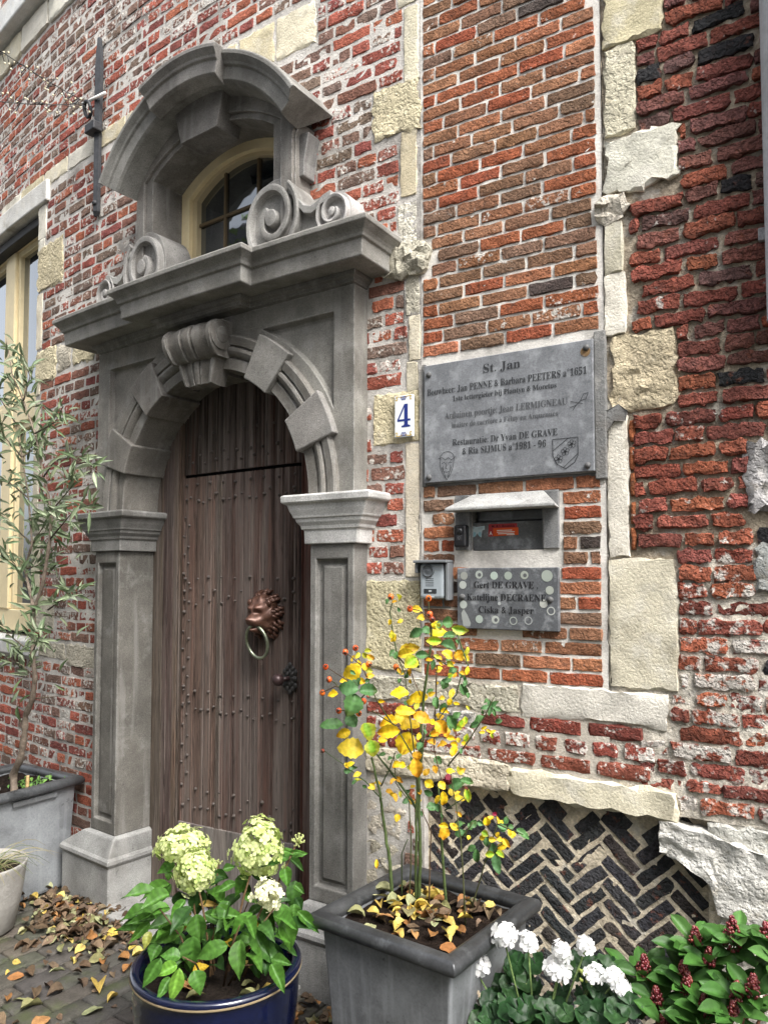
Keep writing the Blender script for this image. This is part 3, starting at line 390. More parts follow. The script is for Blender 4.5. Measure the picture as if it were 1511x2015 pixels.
# right of the infill
blk(.722, .915, 3.40, 3.62, .010, .006, LY, 'limestone', .008, .014, weathered_wall); blk(.722, .823, 3.09, 3.395, .006, .006, LS, 'pitstone', .007, .012, weathered_wall)
blk(.722, .95, 2.885, 3.075, .020, .006, LW, 'limestone', .014, .02, weathered_wall); blk(.682, .79, 2.79, 2.885, .03, .018, LG, 'pitstone', .014, .03, weathered_wall)
blk(.712, .775, 2.62, 2.795, .008, .004, LS, 'limestone', .004, .012, weathered_wall); blk(.708, .782, 2.41, 2.618, .006, .004, LW, 'limestone', .004, .01, weathered_wall)
blk(.73, .935, 2.15, 2.405, .004, .012, LY, 'pitstone', .012, .016, weathered_wall); blk(.713, .782, 1.672, 2.138, .004, .003, LW, 'limestone', .005, .01, weathered_wall)
blk(.712, .925, 1.246, 1.662, .010, .004, LS, 'limestone', .006, .012, weathered_wall)
blk(.735, .92, 3.64, 3.9, .008, .006, LS, 'limestone', .006, .014, weathered_wall)
# rubble and broken jamb at the lower right
RG = (0.50, 0.49, 0.455)
def shaped(us, bot, top, nf, rough, c):
    """one big irregular stone between a lower and an upper outline"""
    def lin(x, ys):
        for a, b, y0, y1 in zip(us[:-1], us[1:], ys[:-1], ys[1:]):
            if x <= b: return y0 + (y1 - y0) * max(0, x - a) / (b - a)
        return ys[-1]
    mb = MB(); mb.col(c)
    slab(mb, lambda a, b: (a, lin(a, bot) + (lin(a, top) - lin(a, bot)) * b / .2), us[0], us[-1], 0.0, 0.2, nf, -.04, 26, 12, rough, .006, .006, R.random() * 50, 26)
    mb.build('rubble_stone', 'pitstone', weathered_wall, sharp=28)
shaped([.862, .90, .96, 1.01, 1.03, 1.12, 1.2, 1.34], [.745, .735, .705, .672, .585, .57, .60, .62], [.84, .845, .835, .825, .82, .80, .775, .74], .020, .012, (.50, .488, .455))
blocks.extend([(.862, 1.34, .60, .80)])
blk(1.03, 1.13, .36, .565, .014, .012, LW, 'pitstone', .012, .02, weathered_wall)
blk(1.005, 1.30, .775, .855, .006, .010, RG, 'pitstone', .012, .02, weathered_wall); blk(1.14, 1.36, .16, .30, .012, .012, RG, 'pitstone', .012, .02, weathered_wall)
blk(1.14, 1.34, 1.79, 2.01, .018, .014, (0.33, 0.33, 0.32), 'pitstone', .02, .03, weathered_wall); blk(1.15, 1.36, 1.56, 1.71, .016, .012, (0.31, 0.31, 0.31), 'pitstone', .02, .03, weathered_wall)
# band courses across the upper wall
u = -3.4
for w in (.33, .34, .30, .32, .28, .27): 
    blk(u, u + w - .012, 3.965, 4.065, .006, .003, R.choice([LS, LY, LW]), 'limestone', .006, .016); u += w
u = -1.42
for w in (.2, .26, .23, .24): blk(u, u + w - .012, 3.955 if w < .23 else 3.90, 4.09, .006, .003, R.choice([LS, LY]), 'limestone', .008, .014); u += w
# window side: quoins, lintel, sill
blk(-2.80, -2.70, 3.66, 3.86, c=LW); blk(-2.80, -2.715, 3.46, 3.655, c=LW); blk(-2.80, -2.47, 3.33, 3.60, .012, .003, LY, 'pitstone', .012, .02)
for z0, z1, w in ((2.98, 3.32, .07), (2.70, 2.93, .06), (2.35, 2.67, .07), (2.0, 2.34, .07)): blk(-2.80, -2.80 + w, z0, z1, c=LS)
blk(-2.80, -2.53, 2.765, 2.965, .012, .004, LY, 'pitstone', .016, .03); blk(-2.52, -2.36, 2.80, 2.95, .008, .004, LG, 'pitstone', .01, .02); blk(-2.34, -2.10, 2.80, 2.945, .01, .004, LY, 'pitstone', .014, .02)
blk(-2.80, -2.50, 1.30, 1.5, .006, .003, LG, 'pitstone', .006, .012); blk(-2.80, -2.47, 1.86, 2.0, .006, .003, LG, 'pitstone', .006, .012); blk(-2.80, -2.69, 1.52, 1.85, c=LS)
blk(-2.67, -2.47, 1.15, 1.235, .006, .004, LG, 'pitstone', .006, .012); blk(-2.46, -2.36, 1.148, 1.235, .006, .004, LG, 'pitstone', .006, .012); blk(-2.35, -1.95, 1.12, 1.235, .006, .006, LG, 'pitstone', .01, .012)
mb = MB(); mb.col((.60, .59, .56)); mb.box(-4.6, -2.665, -.2, .022, 3.868, 4.0, 8); mb.build('window_lintel', 'limestone', main_wall, .008); blocks.append((-4.6, -2.66, 3.86, 4.0))
mb = MB(); mb.col((.52, .52, .51)); mb.box(-4.6, -2.675, -.2, .05, 1.145, 1.235, 8); mb.build('window_sill', 'limestone', main_wall, .008); blocks.append((-4.6, -2.67, 1.14, 1.24))
for a in range(7): blk(-5.1 + .4 * a, -4.712 + .4 * a, 4.985, 5.15, .03, .004, R.choice([LW, LS]), 'limestone', .006, .02)
mb = MB(); mb.col((.62, .62, .60)); mb.box(-5.2, -2.55, -.1, .09, 5.165, 5.33, 10); mb.build('upper_sill', 'limestone', main_wall, .012); blocks.append((-5.2, -2.6, 5.17, 5.34))

def blocked(u0, u1, z0, z1, t=.002):
    return any(u0 < b[1] - t and u1 > b[0] + t and z0 < b[3] - t and z1 > b[2] + t for b in blocks)
def cut(u0, u1, z0, z1, g=.010):
    """what is left of a brick beside the blocks it meets (pieces along u)"""
    segs = [(u0, u1)]
    for b in blocks:
        if z0 < b[3] - .012 and z1 > b[2] + .012:
            ns = []
            for a, c in segs:
                if c <= b[0] - g or a >= b[1] + g: ns.append((a, c)); continue
                if a < b[0] - g: ns.append((a, b[0] - g))
                if c > b[1] + g: ns.append((b[1] + g, c))
            segs = ns
    return [s for s in segs if s[1] - s[0] > .022]

# ---- bricks
RED = [(.29, .080, .050), (.25, .068, .048), (.21, .060, .048), (.19, .085, .06), (.17, .10, .075), (.32, .10, .055), (.16, .11, .085)]
ORG = [(.36, .15, .08), (.29, .10, .05), (.25, .115, .062), (.30, .088, .046), (.22, .12, .075), (.28, .14, .08), (.19, .115, .078)]
DRK = [(.23, .072, .056), (.26, .076, .055), (.19, .08, .068), (.155, .085, .074), (.30, .092, .054), (.34, .105, .056), (.24, .095, .075)]
BLK = (.028, .028, .031)

items = []                                                   # main wall: (size, args)
def keep_main(u0, u1, z0, z1):
    um, zm = (u0 + u1) / 2, (z0 + z1) / 2
    s = abs(um - C)
    if zm < 2.74 and s < .80: return False
    if zm < 3.56 and s < .48: return False
    if zm > 3.5 and math.hypot(um - C - .02, zm - 3.143) < .62: return False
    if um < -2.79 and 1.2 < zm < 3.95: return False
    return in_view(W(um, 0, zm), 420)
zc = .026
k = 0
while zc < 6.0:
    h = .0505 + R.uniform(-.002, .002)
    u = -4.3 - R.uniform(0, .2)
    while u < .0:
        L = (.095 if k % 2 else .19) * R.uniform(.9, 1.08)
        if R.random() < .12: L = .14
        for a, c in cut(u, min(u + L, 0.0), zc, zc + h):
            if a > C - .80 and a < C + .80 and zc < 2.74: 
                if c < C + .80: continue
                a = C + .80
            if c > C - .80 and c < C + .80 and zc < 2.74: c = C - .80
            if c - a < .025: continue
            if keep_main(a, c, zc, zc + h):
                q = px(W((a + c) / 2, 0, zc))
                items.append(((c - a) * h / q[2] ** 2 * (1 if in_view(W((a + c) / 2, 0, zc), 10) else .001), a, c, zc, zc + h))
        u += L + .0115 + R.uniform(-.002, .004)
    zc += h + .0105; k += 1
items.sort(reverse=True)
far = MB()
for i, (_, a, c, b0, b1) in enumerate(items):
    t = nz((a + c) / 2, b0, 1.1, 4.0)
    if (-2.95 < a < -1.75 and 4.12 < b0 < 4.95) or (-2.4 < a < -1.86 and 1.6 < b0 < 2.8): t -= .55
    cc = R.choice(RED[:3] + RED[5:6]) if R.random() < .62 + .5 * t else R.choice(RED[3:5] + RED[6:])
    lime = min(.85, max(0, R.gauss(.44, .16) + .25 * nz(a, b0, .9, 8)))
    mb = far if i >= 300 else MB()
    mb.col(tuple(x * 1.12 + .012 for x in jit(cc, .16)), lime * .92)
    tilt = R.uniform(-.012, .012)
    slab(mb, (lambda x, y, a=a, t=tilt: (x, y + t * (x - a))), a, c, b0 + R.uniform(0, .004), b1 - R.uniform(0, .004), .0022 + R.uniform(-.002, .0025), -.015, 5 if i < 300 else 3, 2 if i < 300 else 1, .0024, .0034, .0036, R.random() * 99, 40)
    if i < 300: mb.build('brick', 'brick', main_wall, sharp=26)
far.build('brick_courses', 'brick', main_wall, kind='stuff', sharp=26)

# infill of the old opening: crisp orange bricks in wide white joints
inf_far = MB(); wea_far = MB()
def infill_row(z0, z1, k, u0=.022, u1=.692):
    u = u0 - (0 if k % 2 else .085) - R.uniform(0, .04)
    while u < u1:
        L = R.choice([.158, .165, .17, .15])
        a, c = max(u, u0 + R.uniform(0, .003)), min(u + L, u1 - R.uniform(0, .006))
        if u1 - c < .03: c = u1 - R.uniform(0, .006)
        if c - a > .03:
            for a2, c2 in cut(a, c, z0, z1):
                if z1 > 1.955 and z0 < 2.41 and a2 < .69: continue         # behind the big plaque
                if z1 > 1.69 and z0 < 1.895:
                    if a2 < .155 < c2: c2 = .148
                    if a2 < .56 < c2: a2 = .562
                    if a2 >= .15 and c2 <= .565: continue
                if z1 > 1.42 and z0 < 1.64 and a2 >= .17 and c2 <= .545: continue
                if c2 - a2 < .02: continue
                seen = in_view(W((a2 + c2) / 2, 0, z0), 30)
                mb = MB() if seen else inf_far; mb.col(jit(R.choice(ORG), .14), max(0, R.gauss(.17, .12)))
                if R.random() < .03: mb.col(jit((.07, .055, .05), .1), .2)
                tl = R.uniform(-.006, .006)
                slab(mb, (lambda x, y, a=a2, t=tl: (x, y + t * (x - a))), a2, c2, z0, z1, .0062 + R.uniform(-.002, .002), -.015, 6, 2, .0032, .0024, .0022, R.random() * 99, 55)
                if seen: mb.build('brick', 'brick', infill_wall, sharp=24)
        u += L + .0105
z = 3.571 + .0515 * 26; k = 0
while z > 2.46: infill_row(z - .0515 + .0055, z - .0055 + .001, k); z -= .0515; k += 1
z = 1.9 + .0511
while z > 1.25: infill_row(z - .0511 + .005, z - .0055, k); z -= .0511; k += 1

# weathered dark bricks on the right: deep joints, black over-burnt headers, lime patches low down
def weathered_row(z0, h, k):
    u = (.80 if z0 > .84 else 1.13) + (0 if k % 2 else -.07) + R.uniform(-.02, .02); ulo = .80 if z0 > .84 else 1.13
    lowf = max(0, min(1, (2.0 - z0) / .7))
    while u < 1.9:
        L = R.choice([.16, .17, .15, .085, .09, .13])
        a, c = max(u, ulo), u + L
        for a2, c2 in (cut(a, c, z0, z0 + h, .004) if c > a else []):
            um = (a2 + c2) / 2
            if z0 < .2: continue
            seen = in_view(W(um, 0, z0), 30)
            black = R.random() < .055 and z0 > 1.2
            cc = BLK if black else R.choice(DRK if z0 < 2.7 else DRK[:4] + DRK[2:3] + DRK[4:5] + DRK[6:])
            if z0 < 2.1 and not black: cc = R.choice(DRK[:2] + DRK[4:6] + [(.25, .07, .045), (.21, .055, .04)])
            lime = R.uniform(.08, .30) + .42 * lowf * R.random() + .18 * lowf
            mb = MB() if seen else wea_far; mb.col(jit(cc, .18), 0.1 if black else lime)
            tl = R.uniform(-.025, .025)
            slab(mb, (lambda x, y, a=a2, t=tl: (x, y + t * (x - a))), a2, c2, z0 + R.uniform(-.001, .004), z0 + h - R.uniform(-.001, .004), .007 - .003 * lowf + R.uniform(-.005, .004), -.03, 8, 3, .0042, .0045, .005, R.random() * 99, 42)
            if seen: mb.build('brick', 'oldbrick', weathered_wall, sharp=30)
        u += L + .010 + R.uniform(-.002, .005)
z = .34; k = 0
while z < 4.9:
    h = .0455 + R.uniform(-.003, .003)
    weathered_row(z, h, k); z += h + .009; k += 1
for zz in (1.69, 1.775, 1.87, 1.955, 2.045):                  # thin upright slips beside the quoin
    mb = MB(); mb.col(jit((.29, .10, .045), .1), .2); slab(mb, lambda x, y: (x, y), .786, .803, zz, zz + .075, .004, -.02, 1, 4, .004, .004, .002, R.random() * 9, 40); mb.build('brick', 'brick', weathered_wall)
inf_far.build('brick_courses', 'brick', infill_wall, kind='stuff', sharp=24); wea_far.build('brick_courses', 'oldbrick', weathered_wall, kind='stuff', sharp=30)
# three courses under the sill
for k, (z0, z1) in enumerate(((.953, 1.005), (1.012, 1.065), (1.073, 1.124))):
    u = -.24 - .05 * (k % 2)
    while u < .86:
        L = R.choice([.17, .18, .085, .09]) if k != 1 else R.choice([.085, .08, .095])
        a, c = max(u, -.235), min(u + L, .86)
        if c - a > .03:
            mb = MB(); mb.col(jit(R.choice([(.22, .055, .04), (.18, .05, .04), (.24, .075, .05)]), .15), R.uniform(.25, .65))
            if R.random() < .07: mb.col((.2, .2, .19), .6)
            slab(mb, lambda x, y: (x, y), a, c, z0 + R.uniform(0, .005), z1 - R.uniform(0, .005), .006, -.015, 5, 2, .004, .006, .004, R.random() * 99, 35)
            mb.build('brick', 'brick', lower_wall, sharp=26)
        u += L + R.uniform(.014, .024)
# herringbone of black bricks in sandy joints
HB = math.radians(42.5)
for kcol in range(-6, 6):
    uc = .618 + .1085 * kcol; up = (kcol % 2 == 0)
    for j in range(-9, 6):
        zc = (.733 if up else .766) + .0697 * j + R.uniform(-.002, .002) - .06 * 0
        L = .142 + R.uniform(-.012, .006); T = .039 + R.uniform(-.004, .003); uu = uc + R.uniform(-.003, .003)
        if zc > .86 or zc < -.02 or not (-.03 < uu < .99): continue
        if zc + .06 > .86: L *= .62; zc -= .022
        if uu < .02: L *= .7
        if uu > .955: L *= .65
        ang = HB if up else -HB
        ang += R.uniform(-.04, .04); ca, sa = math.cos(ang), math.sin(ang)
        q = px(W(uu, 0, zc))
        if q is None or q[1] > 2060: continue
        mb = MB(); mb.col(jit((.05, .05, .054) if R.random() < .8 else (.068, .058, .052), .25), R.uniform(0, .22))
        slab(mb, (lambda a, b: (uu + a * ca - b * sa, zc + a * sa + b * ca)), -L / 2, L / 2, -T / 2, T / 2, -.0415 + R.uniform(-.0015, .0015), -.065, 5, 2, .0022, .003, .0025, R.random() * 99, 50)
        mb.build('brick', 'oldbrick', herring_wall, sharp=26)

# hairline cracks along the seams of the infill
for pts0, w in (([(.716, 3.62), (.714, 3.2), (.717, 2.95), (.706, 2.87), (.713, 2.80), (.712, 2.43)], .004), ([(.716, 2.10), (.711, 1.9), (.714, 1.66), (.709, 1.4), (.718, 1.24)], .0035), ([(-.001, 2.42), (.006, 2.1), (.004, 1.6), (.008, 1.26)], .003), ([(-.065, 3.08), (-.062, 2.45)], .003)):
    mb = MB(W, (.03, .027, .024)); pts = []
    for (a, b), (c, d) in zip(pts0[:-1], pts0[1:]):
        for q in range(9): t = q / 9; pts.append((a + (c - a) * t + R.uniform(-.003, .003), b + (d - b) * t))
    for (a, b), (c, d) in zip(pts[:-1], pts[1:]):
        x = w * R.uniform(.3, 1) / 2; y = w * R.uniform(.3, 1) / 2
        mb.face(mb.p(a - x, .0062, b), mb.p(c - y, .0062, d), mb.p(c + y, .0062, d), mb.p(a + x, .0062, b))
    mb.build('crack', 'ink', infill_wall)

# ---- mullioned window at the left of the house
CR = (.74, .62, .38)
win = MB(); win.col(CR)
for a in [(-4.4, -2.70, -.17, -.10, 1.262, 1.40), (-4.4, -2.70, -.17, -.10, 3.80, 3.868), (-3.57, -3.40, -.17, -.09, 1.40, 3.80), (-2.93, -2.70, -.17, -.10, 1.40, 3.80), (-4.4, -3.57, -.17, -.095, 2.62, 2.76), (-3.40, -2.93, -.17, -.095, 2.62, 2.76)]:
    win.box(*a, 4)
wf = win.build('window_frame', 'cream', main_wall, .008)
for a0, a1, b0, b1 in ((-4.4, -3.57, 1.40, 2.62), (-3.40, -2.93, 1.40, 2.62), (-4.4, -3.57, 2.76, 3.80), (-3.40, -2.93, 2.76, 3.80)):
    mb = MB(); mb.col(CR)
    for q in ((a0, a0 + .035, b0, b1), (a1 - .035, a1, b0, b1), (a0 + .035, a1 - .035, b0, b0 + .04), (a0 + .035, a1 - .035, b1 - .04, b1)): mb.box(q[0], q[1], -.165, -.112, q[2], q[3], 1)
    mb.build('window_sash', 'cream', main_wall, .005)
    mb = MB(); mb.col((1, 1, 1)); mb.box(a0 + .03, a1 - .03, -.146, -.14, b0 + .03, b1 - .03, 3); mb.build('window_pane', 'glass', main_wall)
mb = MB(); mb.col((.02, .02, .022)); mb.box(-4.4, -2.79, -.1, -.03, 3.80, 3.855, 5); mb.build('shade_box', 'iron', main_wall, .005)
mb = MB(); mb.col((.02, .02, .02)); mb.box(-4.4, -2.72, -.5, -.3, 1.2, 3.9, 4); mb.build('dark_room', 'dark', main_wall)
# upper window, only its corner shows
mb = MB(); mb.col(CR); mb.box(-4.6, -3.1, -.12, -.04, 5.345, 5.42, 4); mb.build('window_frame', 'cream', main_wall, .006)

# ================================================================== STONE DOORWAY
portal = empty('stone_doorway', W(C, 0, 0), 'carved grey bluestone doorway with round arch, scrolls and hooded little window above', 'door surround')
def WP(s, n, z): return W(C + s, n, z)
def PM(c=(.19, .185, .175), k=.05): return MB(WP, jit(c, k))
GB = (.17, .157, .138); GL = (.33, .325, .31); GM = (.215, .205, .19); GD = (.10, .095, .085)
def seg(pts, m=6):
    """resample long plan edges so the bulge of the wall carries through"""
    out = []
    for a, b in zip(pts[:-1], pts[1:]):
        k = m if abs(a[0] - b[0]) > .3 else 1
        out += [(a[0] + (b[0] - a[0]) * i / k, a[1] + (b[1] - a[1]) * i / k) for i in range(k)]
    return out + [pts[-1]]
for sg in (-1, 1):
    def plan(o, a=.62, b=.83, n=.095, sg=sg):
        f = n + o * (.55 if o < .12 and n < .1 else 1); q = [(-(b + o), 0.0), (-(b + o), f), (-(a - o), f), (-(a - o), -.12)]
        return q if sg < 0 else [(-x, y) for x, y in reversed(q)]
    # plinth with a roll edge and sloping top
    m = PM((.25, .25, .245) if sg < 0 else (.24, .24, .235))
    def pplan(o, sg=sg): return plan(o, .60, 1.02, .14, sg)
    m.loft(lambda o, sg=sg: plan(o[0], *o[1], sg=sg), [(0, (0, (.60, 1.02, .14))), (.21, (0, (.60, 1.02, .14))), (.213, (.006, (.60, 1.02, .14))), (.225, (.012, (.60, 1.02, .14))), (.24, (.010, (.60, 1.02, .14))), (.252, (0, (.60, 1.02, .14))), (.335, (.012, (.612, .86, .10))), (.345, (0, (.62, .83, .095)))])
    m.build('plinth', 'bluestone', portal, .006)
    # shaft, panelled on the front
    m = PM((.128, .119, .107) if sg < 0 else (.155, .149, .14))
    a, b = (.62, .83)
    lo, hi = (-b, -a) if sg < 0 else (a, b)
    z0, z1 = .345, 1.737
    m.smooth = False
    rings = [(0, 0, .095), (.028, .06, .095), (.030, .062, .074), (.046, .078, .074), (.062, .094, .084)]
    prev = None
    for du, dz, n in rings:
        r = [m.p(lo + du, n, z0 + dz), m.p(hi - du, n, z0 + dz), m.p(hi - du, n, z1 - dz), m.p(lo + du, n, z1 - dz)]
        if prev: m.grid([prev, r], wrap=True)
        else: first = r
        prev = r
    m.face(*prev)
    bk = [m.p(lo, -.12 if sg > 0 else 0, z0), m.p(hi, -.12 if sg < 0 else 0, z0), m.p(hi, -.12 if sg < 0 else 0, z1), m.p(lo, -.12 if sg > 0 else 0, z1)]
    m.grid([bk, first], wrap=True)
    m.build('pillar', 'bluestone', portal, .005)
    # capital
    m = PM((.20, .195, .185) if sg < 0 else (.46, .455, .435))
    m.loft(plan, [(1.737, .022), (1.792, .024), (1.797, .034), (1.81, .038), (1.825, .052), (1.838, .056), (1.842, .064), (1.85, .066), (1.872, .078), (1.895, .086), (1.899, .10), (1.905, .108), (1.926, .110), (1.934, .102)], True, True)
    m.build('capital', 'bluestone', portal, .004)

# spandrel wall with sunk triangular panels, one each side of the arch
AZ = 1.935
for sg in (-1, 1):
    def mir(p): 
        q = [(sg * s, z) for s, z in p]
        return q if sg > 0 else list(reversed(q))
    outer = [(.80 * math.cos(rad(t)) * .94, AZ + .752 * math.sin(rad(t))) for t in range(0, 91, 6)]
    poly = [(.752, AZ), (.83, AZ), (.83, 2.757), (0.0, 2.757)] + [(.752 * math.cos(rad(t)), AZ + .752 * math.sin(rad(t))) for t in range(90, 0, -6)]
    ph = [(.805 * math.cos(rad(t)), AZ + .805 * math.sin(rad(t))) for t in (64.5, 58, 52, 46, 40, 34, 29, 25)]
    hole = list(reversed(ph)) + [(.351, 2.664)][:0] + []
    hole = [(.732, 2.272)] + [(.732, 2.664)] + ph[0:1] + ph[1:-1]
    ctr = (.63, 2.56)
    inn = [(ctr[0] + (x - ctr[0]) * .90, ctr[1] + (z - ctr[1]) * .90) for x, z in hole]
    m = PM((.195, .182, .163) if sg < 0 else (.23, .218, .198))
    m.prism(mir(poly), 0, .095, hole=mir(hole), hn=.068, hin=mir(inn))
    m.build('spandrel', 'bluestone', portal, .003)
# archivolt with its mouldings
m = PM(GB); m.smooth = True
m.arc([(.60, -.12), (.60, .096), (.603, .10), (.648, .101), (.651, .091), (.656, .091), (.660, .104), (.670, .113), (.682, .117), (.694, .114), (.699, .102), (.703, .100), (.708, .114), (.742, .120), (.75, .114), (.754, .09)], 0.01, AZ, 0, 180, 72)
m.build('archivolt', 'bluestone', portal, sharp=32)
for a0, a1, cc in ((17.5, 32, GM), (48.5, 63, GM), (117, 131.5, GB), (148, 162.5, GB)):
    m = PM(cc); m.smooth = False
    m.arc([(.584, -.115), (.584, .128), (.782, .128), (.782, .06)], 0.01, AZ, a0, a1, 5)
    m.build('arch_block', 'bluestone', portal, .006)
# keystone console: ribbed scroll on top, fluted tail below
m = PM((.17, .157, .138)); m.smooth = True
prof = [(2.725, .095, .155), (2.725, .15, .155), (2.715, .185, .156), (2.695, .208, .157), (2.665, .219, .157), (2.63, .212, .155), (2.60, .195, .152), (2.575, .178, .149), (2.565, .165, .147), (2.563, .15, .118), (2.55, .152, .114), (2.52, .15, .104), (2.49, .146, .094), (2.462, .14, .084), (2.455, .10, .083)]
rib = [(-1, -.03), (-1, 0), (-.97, .007), (-.85, .008), (-.82, -.004), (-.75, -.008), (-.5, .0), (-.27, .006), (-.23, -.009), (-.17, -.009), (-.13, .006), (0, .010), (.13, .006), (.17, -.009), (.23, -.009), (.27, .006), (.5, .0), (.75, -.008), (.82, -.004), (.85, .008), (.97, .007), (1, 0), (1, -.03)]
rows = []
for z, n, hw in prof: rows.append([m.p(.015 + hw * t, n + d if abs(t) < 1 or d == 0 else .06, z) for t, d in rib])
m.grid(list(reversed(rows)))
m.build('keystone', 'bluestone', portal, sharp=38)
m = PM(GB); m.smooth = True                                   # rolled ends of the console
for sd in (-1, 1):
    for r0, h in ((.062, .006), (.034, .012)):
        u0 = .015 + sd * .154
        rows = [[m.p(u0 + sd * d, .155 + r * math.cos(t), 2.652 + r * math.sin(t)) for t in [6.2832 * q / 20 for q in range(20)]] for r, d in ((r0, 0), (r0, h), (r0 - .006, h + .003), (.004, h + .003))]
        m.grid(rows, wrap=True)
m.build('console_roll', 'bluestone', portal, sharp=40)
m = PM(GB); m.arc([(.585, -.115), (.585, .09), (.64, .09)], 0.01, AZ, 82, 98, 3); m.build('keystone_soffit', 'bluestone', portal)

# entablature: bed mould, corona, cyma, breaking forward in the middle
def eplan(o):
    w, b, k, e = .818, .09, .255, .058
    q = [(-w - o, 0), (-w - o, b + o), (-k - o + .02, b + o), (-k - o + .02, b + o + e), (k + o + .02, b + o + e), (k + o + .02, b + o), (w + o, b + o), (w + o, 0)]
    return seg(q, 8)
m = PM((.155, .147, .134)); m.loft(eplan, [(2.757, .0), (2.764, .014), (2.776, .018), (2.784, .03), (2.792, .034), (2.800, .036)], False, True); m.build('bed_mould', 'bluestone', portal)
m = PM((.24, .228, .21)); m.loft(eplan, [(2.801, .03), (2.797, .118), (2.797, .126), (2.801, .130), (2.862, .133), (2.866, .142), (2.878, .146), (2.888, .152), (2.900, .164), (2.906, .170), (2.910, .176), (2.928, .177), (2.934, .170), (2.945, -.03)], True, True); m.build('cornice', 'bluestone', portal, .003)

# scrolls to either side of the little window
def spiral_volute(m, cs, cz, r0, n0, n1, turns, sg, rise=.018, wd=.3, asp=1.0):
    """drum with a raised spiral fillet running in to a boss"""
    k = 36
    m.smooth = True
    rows = [[m.p(cs + r * math.cos(t), n, cz + asp * r * math.sin(t)) for t in [6.2832 * q / k for q in range(k)]] for r, n in ((r0, n0), (r0, n1 - rise), (r0 * .985, n1 - rise), (.002, n1 - rise))]
    m.grid(rows, wrap=True)
    rb = .21 * r0
    rows = [[m.p(cs + r * math.cos(t), n, cz + asp * r * math.sin(t)) for t in [6.2832 * q / 20 for q in range(20)]] for r, n in ((rb, n1 - rise), (rb, n1 - .002), (rb * .9, n1 + .003), (.002, n1 + .006))]
    m.grid(rows, wrap=True)
    N = int(30 * turns); L = []
    for i in range(N + 1):
        f = i / N; t = rad(90 + 40 * sg) + sg * 6.2832 * turns * f
        fq = max(0.0, f - .30) / .70; ro = r0 * (1 - .66 * fq); wi = r0 * (.17 + .05 * fq)
        pr = [(ro, n1 - rise), (ro, n1), (ro - wi * .25, n1 + .004), (ro - wi * .8, n1 + .001), (ro - wi, n1 - rise)]
        L.append([m.p(cs + r * math.cos(t), n, cz + asp * r * math.sin(t)) for r, n in pr])
    m.grid(L); m.face(*L[0]); m.face(*L[-1])
for sg in (-1, 1):
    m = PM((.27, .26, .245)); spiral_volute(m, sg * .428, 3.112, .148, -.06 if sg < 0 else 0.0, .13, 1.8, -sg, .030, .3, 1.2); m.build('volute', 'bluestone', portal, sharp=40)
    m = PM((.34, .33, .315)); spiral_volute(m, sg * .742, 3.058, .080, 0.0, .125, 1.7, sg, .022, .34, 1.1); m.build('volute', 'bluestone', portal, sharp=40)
    top = [(.52, 3.225), (.55, 3.20), (.575, 3.15), (.60, 3.12), (.635, 3.108), (.665, 3.118), (.695, 3.135), (.735, 3.146)]
    poly = [(.43, 2.942), (.80, 2.942), (.80, 3.05), (.76, 3.13)] + list(reversed(top))
    poly = [(sg * s, z) for s, z in poly]
    if sg < 0: poly.reverse()
    m = PM((.30, .295, .28)); m.prism(poly, 0, .098)
    band = top + [(s, z - .032) for s, z in reversed(top)]
    band = [(sg * s, z) for s, z in band]
    if sg > 0: band.reverse()
    m.prism(band, .09, .126)
    m.build('scroll_body', 'bluestone', portal, .004)

# surround and curved hood of the little window
def archpts(hw, zs, rise, n=14, cs=.015):
    r = (hw * hw + rise * rise) / (2 * rise); cz = zs + rise - r; a = math.asin(hw / r)
    return [(cs + r * math.sin(t), cz + r * math.cos(t)) for t in [a - 2 * a * i / n for i in range(n + 1)]]   # right to left
inner = archpts(.40, 3.535, .125)
hood = [(.02 + .645 * math.cos(rad(t)), 3.143 + .645 * math.sin(rad(t))) for t in range(33, 148, 6)]
poly = [(.535, 2.94), (.535, 3.45)] + hood + [(-.50, 3.45), (-.50, 2.94), (-.385, 2.94)] + list(reversed(inner)) + [(.415, 2.94)]
m = PM((.185, .175, .158)); m.prism(poly, -.10, .10); m.build('window_surround', 'bluestone', portal, .005)
i2 = archpts(.45, 3.535, .15)
poly = [(.528, 2.95), (.528, 3.45)] + [(.02 + .635 * math.cos(rad(t)), 3.143 + .635 * math.sin(rad(t))) for t in range(34, 147, 6)] + [(-.493, 3.45), (-.493, 2.95), (-.44, 2.95)] + list(reversed(i2)) + [(.47, 2.95)]
m = PM((.195, .183, .165)); m.prism(poly, .09, .114); m.build('surround_moulding', 'bluestone', portal, .006)
hp = [(.62, .10), (.625, .16), (.632, .205), (.640, .218), (.69, .222), (.695, .232), (.706, .236), (.720, .248), (.728, .255), (.742, .256), (.748, .25), (.752, .0)]
m = PM((.225, .215, .198)); m.smooth = False
m.arc(hp, .02, 3.135, 32.5, 147.5, 36); m.build('hood', 'bluestone', portal, .003)
m = PM((.235, .225, .208))
m.arc([(r - .002 if i == 0 else r + .004, n + .045) for i, (r, n) in enumerate(hp[1:-1])] + [(.756, .0)], .02, 3.135, 71, 110, 14); m.build('hood_centre', 'bluestone', portal, .003)
m = PM((.15, .142, .13)); m.prism([(-.10, 3.592), (.135, 3.592), (.185, 3.785), (-.155, 3.785)], .03, .165); m.build('window_keystone', 'bluestone', portal, .005)
